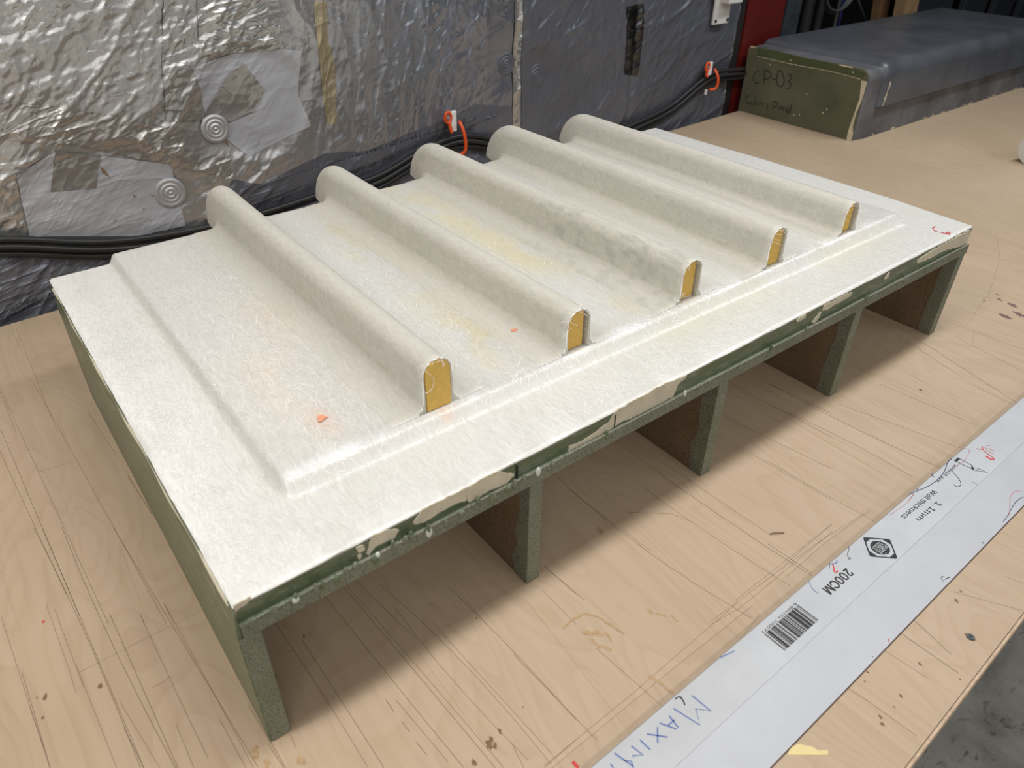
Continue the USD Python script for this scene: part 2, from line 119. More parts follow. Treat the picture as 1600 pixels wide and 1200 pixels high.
D = json.loads('''{"cuts":[[0.7,[[-0.1319,0.4413],[-0.1225,0.3039],[-0.1156,0.2021],[-0.1123,0.1109],[-0.1118,0.043]]],[0.6,[[-0.1238,0.4352],[-0.1167,0.2611],[-0.1134,0.1529],[-0.1089,0.0408]]],[0.7,[[-0.1037,0.4199],[-0.0998,0.262],[-0.0933,0.118],[-0.0852,0.0226]]],[0.6,[[-0.0514,0.3802],[-0.0437,0.2439],[-0.032,0.1082],[-0.0245,-0.0239]]],[0.4,[[-0.1868,0.3146],[-0.1822,0.1914],[-0.1783,0.0939]]],[0.7,[[-0.0894,0.2437],[-0.0881,0.1749],[-0.0837,0.0215]]],[0.5,[[-0.0626,0.2233],[-0.0618,0.1518],[-0.0603,0.09],[-0.0583,0.0139]]],[0.4,[[-0.037,0.2211],[-0.0324,0.1386],[-0.0305,0.0483],[-0.0274,-0.0216]]],[0.4,[[-0.1347,0.1954],[-0.1301,0.1139],[-0.1296,0.0566]]],[0.3,[[-0.1436,0.3023],[-0.1412,0.1916],[-0.142,0.1607]]],[0.3,[[-0.1375,0.2907],[-0.134,0.163]]],[0.3,[[-0.133,0.1853],[-0.0055,0.1866]]],[0.3,[[-0.0788,0.1209],[-0.0567,0.1211]]],[0.6,[[-0.1809,0.2218],[-0.1782,0.113],[-0.1783,0.0939]]],[0.4,[[-0.1818,0.172],[-0.1789,0.1184]]],[0.5,[[-0.1131,0.0932],[-0.1089,0.0408]]],[0.5,[[-0.0716,0.0666],[-0.0719,0.0124]]],[0.8,[[-0.0075,0.0441],[-0.0053,-0.0108],[-0.0037,-0.0398]]],[0.4,[[-0.0359,0.0445],[-0.0334,-0.0171]]],[0.6,[[0.013,-0.011],[0.0118,-0.0275]]],[0.4,[[-0.1089,0.1244],[-0.097,0.0317]]],[0.5,[[-0.1166,0.8137],[-0.1073,0.5552],[-0.0983,0.3575],[-0.0946,0.2309]]],[0.5,[[-0.0712,0.7935],[-0.0596,0.54],[-0.0487,0.3442],[-0.0435,0.1919]]],[0.6,[[-0.134,0.6918],[-0.1223,0.4696],[-0.1185,0.2625]]],[0.5,[[-0.1421,0.6349],[-0.1305,0.449],[-0.1225,0.3039]]],[1.3,[[-0.0107,0.4717],[-0.0059,0.3767]]],[0.4,[[-0.1073,0.5552],[-0.0631,0.548]]],[0.5,[[-0.0197,0.6609],[-0.0116,0.5198]]],[0.5,[[-0.0626,0.2233],[-0.0629,0.2067]]],[0.4,[[-0.037,0.2211],[-0.0365,0.1866]]],[0.4,[[-0.0591,1.0053],[-0.0725,0.8377],[-0.0643,0.6332]]],[0.4,[[-0.1184,0.8012],[-0.116,0.6723]]],[0.3,[[-0.0703,1.0049],[-0.0693,0.9121]]],[0.5,[[0.0536,0.1212],[0.0544,0.0723],[0.0582,-0.0275],[0.0572,-0.0864]]],[0.7,[[0.0676,0.0811],[0.069,-0.0061],[0.0691,-0.0955]]],[0.7,[[0.1139,0.1202],[0.1195,0.0104],[0.1258,-0.0973],[0.1287,-0.1411]]],[0.7,[[0.1369,0.1228],[0.1439,0.0102],[0.1477,-0.0854],[0.1525,-0.1594]]],[0.4,[[0.1406,0.1199],[0.1487,0.0098],[0.1537,-0.0872],[0.1585,-0.1639]]],[0.5,[[0.1713,0.0985],[0.1887,0.0082],[0.1905,-0.0735],[0.1967,-0.1885]]],[0.4,[[0.1706,0.0558],[0.1684,-0.0116],[0.1736,-0.0833],[0.1811,-0.1718]]],[0.4,[[0.193,0.0149],[0.1977,-0.0848],[0.2029,-0.1812]]],[0.6,[[0.2352,0.0461],[0.2395,-0.0239],[0.2436,-0.0904],[0.244,-0.1695]]],[0.4,[[0.3194,-0.0254],[0.3195,-0.0849]]],[0.5,[[0.3444,0.001],[0.3473,-0.0539]]],[0.4,[[0.1883,-0.1868],[0.2303,-0.1848]]],[0.9,[[0.105,-0.0364],[0.1049,-0.0526]]],[0.8,[[0.1058,-0.0665],[0.1067,-0.0801]]],[0.8,[[0.1061,-0.0923],[0.1077,-0.1095]]],[0.5,[[0.1131,-0.0425],[0.1174,-0.096],[0.1199,-0.1273]]],[0.5,[[0.1521,0.1168],[0.1637,0.044],[0.1664,0.0057]]],[0.8,[[-0.0079,-0.0075],[-0.0052,-0.0386]]],[0.4,[[0.0371,0.0794],[0.0554,0.0747]]],[0.9,[[0.5801,0.1226],[0.5805,-0.0165],[0.583,-0.1018],[0.5904,-0.2056]]],[0.8,[[0.8365,0.1096],[0.8371,0.0206],[0.8452,-0.0691]]],[0.8,[[0.8866,0.0718],[0.8933,0.0045],[0.8958,-0.0367]]],[0.5,[[0.5392,0.0297],[0.5467,-0.0565],[0.5449,-0.1317],[0.5584,-0.2]]],[0.6,[[0.4615,0.1243],[0.4592,0.0055],[0.4645,-0.106],[0.4833,-0.1997]]],[0.5,[[0.3444,0.001],[0.3489,-0.0659]]],[0.5,[[0.7165,-0.0148],[0.7255,-0.1458]]],[0.4,[[0.6003,0.0457],[0.6027,-0.043],[0.6063,-0.1368]]],[0.3,[[0.4412,-0.1744],[0.5521,-0.1764],[0.686,-0.1712]]],[0.3,[[0.4409,-0.1775],[0.4837,-0.1827],[0.6735,-0.1792]]],[0.3,[[0.4891,-0.1727],[0.686,-0.1712]]],[0.4,[[0.4579,0.0863],[0.458,-0.0068],[0.4675,-0.0606]]],[0.3,[[0.4865,0.0074],[0.5341,-0.0333],[0.544,-0.0588]]],[0.5,[[0.757,0.0618],[0.7636,-0.022],[0.7832,-0.1089]]],[0.8,[[0.8861,0.0722],[0.8903,-0.054],[0.8977,-0.1407],[0.9071,-0.2048]]],[0.5,[[0.836,0.0384],[0.8526,-0.0453],[0.855,-0.0946],[0.8563,-0.1873]]],[0.5,[[0.7235,-0.0444],[0.7264,-0.1132],[0.7324,-0.1793],[0.7345,-0.2098]]],[0.5,[[1.0323,-0.0379],[1.0433,-0.139],[1.0464,-0.1868]]],[0.5,[[1.1535,-0.1293],[1.1485,-0.192]]],[0.8,[[0.5909,-0.1421],[0.5939,-0.2021]]],[0.3,[[0.5688,-0.1769],[0.6487,-0.1792],[0.7365,-0.186]]],[0.3,[[0.5666,-0.1875],[0.6512,-0.1845],[0.7487,-0.1879]]],[0.4,[[0.9272,-0.0251],[0.9435,-0.0891],[0.9732,-0.1978]]],[0.7,[[1.2364,0.0799],[1.211,-0.09],[1.1493,-0.1953]]],[0.5,[[1.2404,0.1152],[1.1852,0.0194],[1.1677,-0.1107]]],[0.3,[[1.8234,0.1283],[1.6954,0.0631],[1.5135,0.0025],[1.3377,-0.0332]]],[0.3,[[1.3276,-0.0525],[1.2821,-0.0703]]],[0.5,[[1.3268,0.0027],[1.336,-0.1358]]],[0.4,[[1.3951,0.029],[1.402,-0.1084]]],[0.4,[[1.2837,-0.0372],[1.2618,-0.1666]]],[0.3,[[0.1895,-0.1854],[0.3083,-0.1835],[0.4845,-0.1764]]],[0.3,[[0.1943,-0.1914],[0.3497,-0.1893],[0.4969,-0.1893]]],[0.3,[[0.2272,-0.2165],[0.3898,-0.2199],[0.4951,-0.2018]]],[0.5,[[0.2377,-0.0737],[0.2475,-0.1285],[0.2444,-0.1981]]],[0.5,[[0.1786,-0.1502],[0.1734,-0.1754]]],[0.4,[[0.3162,-0.1212],[0.3214,-0.1934],[0.323,-0.2113]]],[0.9,[[0.598,-0.3132],[0.6002,-0.343],[0.5993,-0.3764]]],[0.7,[[0.6273,-0.3142],[0.6191,-0.3422],[0.6171,-0.3609]]],[0.5,[[0.4941,-0.3327],[0.4957,-0.3578],[0.4981,-0.3847]]],[0.4,[[0.5632,-0.3123],[0.5681,-0.3596]]],[0.4,[[0.4912,-0.3147],[0.4938,-0.3347]]],[0.3,[[0.7025,-0.3208],[0.7397,-0.3834]]],[0.4,[[0.7757,-0.3467],[0.7813,-0.3661]]]],"blobs":[["brown",[0.1772,-0.1328],2.5],["brown",[0.1603,-0.1375],4],["brown",[0.1654,-0.1339],3],["brown",[0.1388,-0.143],3.5],["brown",[0.2055,0.0345],1],["brown",[0.2358,-0.011],1.2],["brown",[0.0715,0.0846],1.5],["brown",[0.0262,0.0564],2.5],["brown",[0.2107,-0.1268],1],["brown",[0.1644,-0.1419],3],["amber",[-0.02,-0.0069],6],["amber",[-0.0163,-0.0254],4],["amber",[0.0107,-0.0425],5],["amber",[0.4395,0.0016],5],["brown",[-0.1676,0.1761],3],["brown",[-0.1204,0.1555],3],["brown",[-0.1736,0.1525],1.6],["brown",[-0.1742,0.1798],1.2],["brown",[0.5778,-0.3456],2],["brown",[0.655,-0.3626],5],["brown",[0.5245,-0.3174],1.5],["brown",[0.5118,-0.3213],1.2],["brown",[0.692,-0.3287],2.5],["brown",[0.7104,-0.3254],1.5],["brown",[0.5262,-0.3528],2],["brown",[0.488,-0.352],2],["brown",[0.4828,-0.3575],2],["brown",[0.5093,-0.3553],1.2],["brown",[0.594,-0.3806],1.2],["purple",[1.4359,-0.0601],11],["purple",[1.4641,-0.0736],9],["purple",[1.4924,-0.0487],8],["purple",[1.4947,-0.0251],5],["purple",[1.5143,-0.0119],3],["purple",[1.4665,-0.0071],3],["purple",[1.0701,-0.0877],3],["red",[-0.1505,0.2775],2.0]],"stains":[["amber",3,[[0.3054,-0.0808],[0.3195,-0.0782],[0.3358,-0.0804],[0.3447,-0.0906],[0.3498,-0.1113],[0.353,-0.1269]]],["amber",6,[[0.3196,-0.0982],[0.3249,-0.1055],[0.3319,-0.1076]]],["amber",3,[[0.3284,-0.1114],[0.3381,-0.1139],[0.3362,-0.1238]]],["amber",3,[[0.3196,-0.1111],[0.3196,-0.1238]]],["amber",3,[[0.3231,-0.1233],[0.3265,-0.1322]]],["amber",4,[[0.3985,-0.1213],[0.3982,-0.1263]]],["amber",2,[[0.4008,-0.13],[0.4078,-0.1387]]],["amber",3,[[0.4133,-0.1429],[0.4127,-0.1509]]],["amber",4,[[0.3372,-0.1812],[0.3405,-0.1895],[0.3411,-0.2],[0.3426,-0.2083]]],["stick",2,[[0.6066,-0.1336],[0.6223,-0.1434]]],["red",3.5,[[0.2138,-0.1987],[0.2137,-0.2034],[0.214,-0.2065]]]],"tape":[[0.3899,-0.316],[0.3988,-0.3188],[0.4072,-0.3292],[0.4081,-0.3338],[0.4161,-0.3399],[0.4119,-0.3426],[0.3808,-0.3188]],"sm":[["blue",2.2,[[0.5087,0.0112],[0.5102,0.0335],[0.5005,0.0226],[0.4906,0.0363],[0.4835,0.0087]]],["blue",2.2,[[0.4744,0.0115],[0.4723,0.025]]],["blue",2.2,[[0.4699,0.025],[0.4615,0.0107]]],["blue",2,[[0.4753,0.0174],[0.4661,0.0174]]],["blue",2.2,[[0.4569,0.0122],[0.4453,0.0231]]],["blue",2.2,[[0.4438,0.0105],[0.4572,0.0251]]],["blue",2.2,[[0.4344,0.0106],[0.435,0.0233]]],["blue",2.2,[[0.4236,0.0094],[0.426,0.0224],[0.4173,0.0165]]],["blue",2.2,[[0.4064,0.0045],[0.4109,0.0237]]],["blue",2,[[0.4082,0.0151],[0.4132,0.0194],[0.4103,0.0252]]],["blue",2,[[0.3963,0.0094],[0.3959,0.0138]]],["black",2,[[0.4925,0.0034],[0.4978,0.0045],[0.4992,0.0063]]],["black",2.2,[[0.4978,0.0045],[0.4974,0.0095],[0.495,0.0135]]],["blue",1.6,[[0.5649,0.0013],[0.5837,0.0054]]],["blue",1,[[0.728,0.0008],[0.7217,0.0087],[0.7201,0.0176]]],["black",1,[[0.8131,-0.0006],[0.8085,0.0032],[0.8015,0.0058],[0.7959,0.0117]]],["black",1,[[0.7944,0.0106],[0.7955,0.0125],[0.7983,0.0111]]],["blue",1.8,[[0.7705,0.002],[0.7748,0.0046],[0.7803,0.0049],[0.7813,0.0027]]],["black",1.2,[[0.7709,0.0007],[0.7628,0.0052]]],["red",2.6,[[0.7729,0.003],[0.768,0.0078],[0.7635,0.0126],[0.7683,0.0133]]],["navy",1.6,[[1.077,0.0005],[1.0668,0.0006],[1.0519,0.0047],[1.0364,0.0081],[1.0189,0.0095],[0.998,0.0082],[0.9781,0.0042],[0.9594,-0.0001]]],["black",1.2,[[1.0536,0.0105],[1.0468,0.0206],[1.0333,0.0337],[1.0281,0.0339],[1.0248,0.0303],[1.0256,0.0276]]],["navy",1.6,[[1.0261,-0.0011],[1.0197,0.0027],[1.0207,0.0045]]],["navy",2,[[0.979,-0.0003],[0.9784,0.0038]]],["pink",1,[[1.1141,0.0012],[1.1164,0.0056],[1.1017,0.0116],[1.0895,0.0136],[1.0746,0.0135],[1.0626,0.0097]]],["pink",1,[[0.9656,0.0037],[0.9493,0.0051]]],["pink",1,[[0.9669,0.0025],[0.9502,0.0057],[0.9314,0.0059],[0.903,0.0038]]],["red",2.2,[[1.1393,0.015],[1.1315,0.0208],[1.1276,0.0295],[1.1246,0.0389]]],["red",5,[[1.1212,0.0288],[1.1199,0.0351],[1.1227,0.0386]]],["red",0.8,[[1.1433,0.0145],[1.1491,0.0214]]],["red",0.8,[[1.1393,0.0174],[1.1402,0.024],[1.144,0.0318]]],["red",0.8,[[1.1354,0.0215],[1.1343,0.0324]]],["red",0.8,[[1.1286,0.0115],[1.1286,0.0162],[1.1324,0.018]]],["black",0.8,[[1.0513,0.0413],[1.0515,0.0469]]],["pink",1.2,[[1.1001,0.087],[1.0861,0.082],[1.0685,0.086],[1.043,0.0961]]],["navy",1.2,[[1.0944,0.0937],[1.0692,0.0919],[1.042,0.0955],[1.0253,0.0966]]],["navy",1.5,[[0.9677,0.0956],[0.9662,0.0986]]],["red",1.2,[[0.9396,0.0944],[0.9392,0.0957]]],["red",1.8,[[0.7402,0.0963],[0.7365,0.0982]]],["black",1.2,[[0.8663,0.096],[0.8675,0.0922],[0.8725,0.0916]]],["black",1.2,[[0.8703,0.095],[0.88,0.0972]]],["black",1.4,[[0.7044,0.0966],[0.7051,0.0976]]]],"icon":[[1.0866,0.005],[1.0855,0.0254],[1.0819,0.0282],[1.0862,0.0349],[1.0873,0.0458],[1.0761,0.0308],[1.0773,0.0279],[1.0753,0.0049]],"logo":[[0.8407,0.003],[0.8642,0.0254],[0.8412,0.0478],[0.8184,0.0248]],"txt":{"100x18 mm":[[1.069,0.009],[1.0142,0.0123],[1.0682,0.0129]],"Wall thickness":[[0.9938,0.018],[0.9117,0.012],[0.9904,0.0231]],"1.1mm":[[0.976,0.0353],[0.9234,0.0323],[0.9716,0.0281]],"200CM":[[0.7792,0.0165],[0.7298,0.018],[0.7771,0.0271]],"bar":[[0.6258,0.0112],[0.6258,0.0383],[0.6882,0.0122],[0.6884,0.0383]]},"fill":[[[0.1834,0.1952],[0.1931,0.196],[0.2094,0.1959],[0.2312,0.1947],[0.2316,0.18],[0.2188,0.1827],[0.2021,0.182],[0.1824,0.1815],[0.1715,0.1853]],[[0.233,0.1957],[0.2538,0.1964],[0.2716,0.1953],[0.2919,0.1813],[0.2845,0.1765],[0.2625,0.1769],[0.2358,0.1746],[0.2343,0.1833]],[[0.1297,0.1948],[0.1414,0.193],[0.156,0.1865],[0.1492,0.1794],[0.1358,0.1824],[0.1291,0.183],[0.1244,0.1746],[0.1218,0.1773]],[[0.1124,0.1903],[0.1174,0.1898],[0.1189,0.184],[0.1139,0.1846]],[[0.1127,0.1806],[0.1149,0.181],[0.1148,0.1763],[0.1129,0.1766]],[[0.3655,0.172],[0.3692,0.1793],[0.3946,0.1778],[0.4244,0.1848],[0.4364,0.1965],[0.461,0.1985],[0.4983,0.2005],[0.5538,0.1957],[0.5372,0.1901],[0.5326,0.1751],[0.4836,0.1738],[0.4457,0.1768],[0.4082,0.1721],[0.3676,0.172]],[[1.0937,0.1901],[1.0974,0.1934],[1.143,0.1972],[1.2258,0.1997],[1.2614,0.1995],[1.2738,0.194],[1.2764,0.177],[1.2439,0.1753],[1.2086,0.1814],[1.1671,0.1861],[1.144,0.1835],[1.0978,0.1867]],[[0.8373,0.1916],[0.8383,0.1963],[0.8697,0.1961],[0.9087,0.1959],[0.9045,0.191],[0.8789,0.19],[0.8451,0.1879]],[[0.7729,0.1955],[0.7949,0.1989],[0.7938,0.1942],[0.78,0.192]],[[0.8175,0.1769],[0.8339,0.1886],[0.8326,0.1808],[0.8236,0.173]],[[0.9972,0.1883],[1.008,0.1979],[1.0095,0.1888]],[[1.016,0.1965],[1.0325,0.1841],[1.0235,0.19]],[[-0.0037,0.1998],[0.0001,0.1953],[0.0159,0.1962],[0.0118,0.192],[0.0004,0.1893],[0.0011,0.1822],[-0.0011,0.1746],[-0.0035,0.1758],[-0.0038,0.1894]]],"wall":{"grey1":[[0.0294,0.2463],[0.0976,0.2729],[0.0997,0.2725],[0.0716,0.2056],[0.1435,0.1989],[0.1697,0.2508],[0.2873,0.2093],[0.2858,0.1403],[0.2852,0.0823],[0.1884,0.0857],[0.0138,0.1351],[0.0218,0.195]],"silver1":[[0.0997,0.2725],[0.1697,0.2508],[0.145,0.196],[0.0716,0.2056]],"diamond":[[0.4701,0.372],[0.5049,0.3159],[0.4751,0.2798],[0.4145,0.2655],[0.3761,0.2923],[0.4313,0.3503]],"grey2":[[0.3663,0.3779],[0.4753,0.3961],[0.5508,0.3892],[0.5952,0.3801],[0.576,0.297],[0.5939,0.2293],[0.4922,0.2043],[0.4433,0.1922],[0.4009,0.2432],[0.3761,0.2923]],"tapev":[[0.3466,0.4954],[0.3775,0.4929],[0.3639,0.4001],[0.3771,0.3312],[0.3709,0.2792],[0.2972,0.292],[0.3156,0.3917]],"silver2":[[0.4055,0.4907],[0.5631,0.4782],[0.5508,0.3892],[0.4762,0.3903],[0.386,0.3938]],"strip_h":[[0.0474,0.3677],[0.105,0.3517],[0.166,0.333],[0.2811,0.2871],[0.4138,0.2387],[0.3961,0.1584],[0.2626,0.2173],[0.1321,0.2789],[0.0268,0.3082]],"dark_tape":[[1.5886,0.3757],[1.6593,0.3778],[1.6698,0.2933],[1.666,0.1837],[1.6073,0.1962]],"stain1":[[0.638,0.4685],[0.6636,0.4664],[0.657,0.3952],[0.6675,0.3437],[0.6532,0.2258],[0.6305,0.2229],[0.6296,0.2971],[0.6308,0.398]],"seam1":[[1.1792,0.4248],[1.2028,0.4228],[1.2007,0.104],[1.1746,0.1172]],"w0":[0.2726,0.1555],"w1":[0.3884,0.2599],"w2":[1.154,0.2811],"w3":[1.2617,0.2385],"h0":[0.9471,0.1926],"h0top":[0.9831,0.2444],"h1":[1.9959,0.1824],"plateTL":[1.9825,0.3598],"plateBL":[1.9809,0.2915],"plateBR":[2.0574,0.2933],"ptl":[2.1814,0.3437],"ptr":[2.4018,0.3259],"pbl":[2.1805,0.0055],"pbr":[2.4069,0.2001],"foilR":[2.145,0.3467],"cab":{"c1":[[-0.0304,0.1433],[0.0255,0.1248],[0.0951,0.1009],[0.1719,0.0815],[0.2449,0.0731],[0.3371,0.0674]],"c1b":[[-0.0346,0.131],[0.0225,0.1156],[0.0921,0.0913],[0.1672,0.0651],[0.2289,0.0609],[0.3359,0.062]],"c2":[[0.6454,0.0816],[0.7504,0.0855],[0.8453,0.1123],[0.9433,0.1277],[0.9838,0.1311],[1.0883,0.1047],[1.2496,0.0419]],"c3":[[1.4292,0.0153],[1.5929,0.0414],[1.7106,0.0457],[1.8624,0.0737],[1.9848,0.119],[2.0487,0.138],[2.232,0.1319]]}},"box":{"CP":[[1.1175,0.1373],[1.1305,0.1182],[1.125,0.1038],[1.1108,0.1018]],"marks":[[[1.1141,0.1394],[1.1277,0.1309],[1.1298,0.1122],[1.1224,0.1012],[1.1055,0.1044]],[[1.0926,0.1461],[1.0866,0.1064]],[[1.0923,0.1447],[1.0729,0.1436],[1.0635,0.1363],[1.0686,0.1263],[1.0862,0.1201]],[[1.057,0.1254],[1.0418,0.1252]],[[1.042,0.1549],[1.04,0.1255],[1.0302,0.1093],[1.0152,0.1092],[1.0108,0.1249],[1.0199,0.1441],[1.0314,0.1544],[1.0414,0.1527]],[[1.003,0.1471],[0.9901,0.1464],[0.9889,0.1349],[0.9968,0.1305],[0.9859,0.1236],[0.9846,0.112],[0.9961,0.1068]],[[1.1334,0.0554],[1.1455,0.0467],[1.1403,0.0334],[1.1296,0.0308],[1.1252,0.038]],[[1.1195,0.0392],[1.1215,0.0309],[1.1116,0.0313],[1.1119,0.0408]],[[1.1075,0.0637],[1.1032,0.0299]],[[1.0955,0.0473],[1.0926,0.0321]],[[1.0873,0.0458],[1.0847,0.0322]],[[1.0866,0.0428],[1.0772,0.0447],[1.0724,0.0332]],[[1.0668,0.0422],[1.0598,0.0452],[1.0524,0.0311],[1.0564,0.0239]],[[1.0356,0.0564],[1.0325,0.029]],[[1.0353,0.0549],[1.0197,0.0535],[1.021,0.0439],[1.0319,0.0416]],[[1.0138,0.0454],[1.0079,0.0374],[1.0031,0.0477],[0.9982,0.0363]],[[0.9952,0.0463],[0.9925,0.036]],[[0.9944,0.0433],[0.9859,0.0467],[0.9815,0.0368]],[[0.9769,0.0409],[0.9672,0.046],[0.974,0.0507],[0.9787,0.0405],[0.9729,0.0325],[0.9649,0.0373]],[[0.9658,0.0616],[0.9658,0.034]]],"outline":[[1.1707,-0.0025],[1.1666,0.0935],[1.1719,0.2017],[1.138,0.2163],[1.0399,0.2088],[0.9413,0.2063],[0.8342,0.2087],[0.7488,0.2059],[0.7337,0.1938],[0.7347,0.1787],[0.7348,0.1231],[0.7363,0.0708],[0.7339,-0.0065]],"chip":[[0.751,0.1757],[0.7326,0.1766],[0.7329,0.159],[0.7328,0.1261],[0.7401,0.0831],[0.7399,0.0434],[0.7323,0.0183],[0.7339,-0.0065],[0.7488,-0.0075],[0.7497,0.0358],[0.7456,0.0819],[0.7417,0.1268]],"seam":[[1.1297,0.1824],[1.0668,0.1818],[0.9829,0.1811],[0.9033,0.1829],[0.8115,0.1824],[0.7548,0.1788]],"dots":[[1.0036,0.1909],[0.9813,0.1814],[0.7839,0.1935],[0.9193,0.1033],[0.948,0.0325],[0.9294,0.038],[0.8497,0.0608],[0.8393,0.0738],[1.0655,0.1833],[1.0765,0.1653]]},"ptint":{"pl":[[0.1707,0.1859],[0.1634,0.163],[0.2743,0.0933],[0.8105,0.1515],[0.2031,0.3838],[0.1917,0.2636]],"red":[[[1.2016,0.0303],[1.2123,0.0336],[1.2165,0.0324]],[[1.2008,0.0277],[1.1973,0.0237],[1.1985,0.0215]],[[1.199,0.016],[1.2009,0.0095],[1.2016,0.0045]],[[1.2042,0.009],[1.2112,0.0082],[1.2006,0.0033]]],"green":[[0.6344,0.4774],[0.8092,0.4728],[0.9774,0.2067],[0.6579,0.1759]]}}''')
# ------------------------------------------------------------------ materials
M = {}
def mat(name, nodes, links, surface='p.BSDF'):
    M[name] = usdkit.material(stage, '/World/Looks/' + name, nodes, links, surface=surface)
def plain(name, c, rough=0.5, metal=0.0, spec=0.5, noise=0.0, scale=30, bump=0.0, bscale=200, bdist=0.001):
    n = {'p': ('principled_bsdf', {'base_color': c, 'roughness': rough, 'metallic': metal, 'specular_ior_level': spec})}
    l = []
    if noise or bump: n['g'] = ('geometry', {})
    if noise:
        n['n'] = ('noise_texture', {'scale': scale, 'detail': 5.0, 'roughness': 0.65}); l.append(('g.position', 'n.vector'))
        n['r'] = ('rgb_ramp', {'ramp': [(0.3, tuple(x * (1 - noise) for x in c)), (0.7, tuple(min(1, x * (1 + noise)) for x in c))]})
        l += [('n.fac', 'r.fac'), ('r.color', 'p.base_color')]
    if bump:
        n['bn'] = ('noise_texture', {'scale': bscale, 'detail': 4.0, 'roughness': 0.6}); n['b'] = ('bump', {'strength': bump, 'distance': bdist})
        l += [('g.position', 'bn.vector'), ('bn.fac', 'b.height'), ('b.normal', 'p.normal')]
    mat(name, n, l)
# birch plywood: fine streaks along the veneer, wavy figure, soft patches
mat('plywood', {
    'g': ('geometry', {}),
    'm1': ('mapping', {'scale': (95.0, 2.6, 1.0), 'rotation': (0, 0, 0.02)}), 'n1': ('noise_texture', {'scale': 1.0, 'detail': 4.0, 'roughness': 0.6, 'distortion': 0.15}),
    'm2': ('mapping', {'scale': (7.0, 2.2, 1.0), 'rotation': (0, 0, 0.3)}), 'n2': ('noise_texture', {'scale': 1.0, 'detail': 1.5, 'roughness': 0.5, 'distortion': 0.8}),
    'k': ('math', {'math_type': 'multiply', 'value2': 15.0}), 's': ('math', {'math_type': 'fraction'}), 'fr': ('rgb_ramp', {'ramp': [(0, (0, 0, 0)), (0.1, (1, 1, 1)), (0.55, (0.15, 0.15, 0.15)), (1, (0, 0, 0))]}),
    'n3': ('noise_texture', {'scale': 3.0, 'detail': 3.0}), 'n4': ('noise_texture', {'scale': 60.0, 'detail': 3.0}),
    'r3': ('rgb_ramp', {'ramp': [(0.35, (0.485, 0.365, 0.25)), (0.65, (0.535, 0.407, 0.285))]}),
    'r1': ('rgb_ramp', {'ramp': [(0.3, (0.82, 0.79, 0.75)), (0.6, (1.0, 1.0, 1.0))]}),
    'f': ('rgb_ramp', {'ramp': [(0, (1, 1, 1)), (1, (0.84, 0.80, 0.74))]}),
    'c1': ('mix_color', {'blend_type': 'multiply', 'fac': 0.35}), 'c2': ('mix_color', {'blend_type': 'multiply', 'fac': 0.34}),
    'b': ('bump', {'strength': 0.12, 'distance': 0.0004}),
    'p': ('principled_bsdf', {'roughness': 0.5, 'specular_ior_level': 0.35})},
    [('g.position', 'm1.vector'), ('m1.vector', 'n1.vector'), ('g.position', 'm2.vector'), ('m2.vector', 'n2.vector'), ('n2.fac', 'k.value1'), ('k.value', 's.value1'), ('s.value', 'fr.fac'), ('fr.color', 'f.fac'),
     ('g.position', 'n3.vector'), ('n3.fac', 'r3.fac'), ('n1.fac', 'r1.fac'), ('r3.color', 'c1.a'), ('r1.color', 'c1.b'), ('c1.result', 'c2.a'), ('f.color', 'c2.b'), ('c2.result', 'p.base_color'),
     ('n1.fac', 'b.height'), ('b.normal', 'p.normal')])
plain('ply_edge', (0.52, 0.38, 0.26), 0.6, noise=0.25, scale=120)
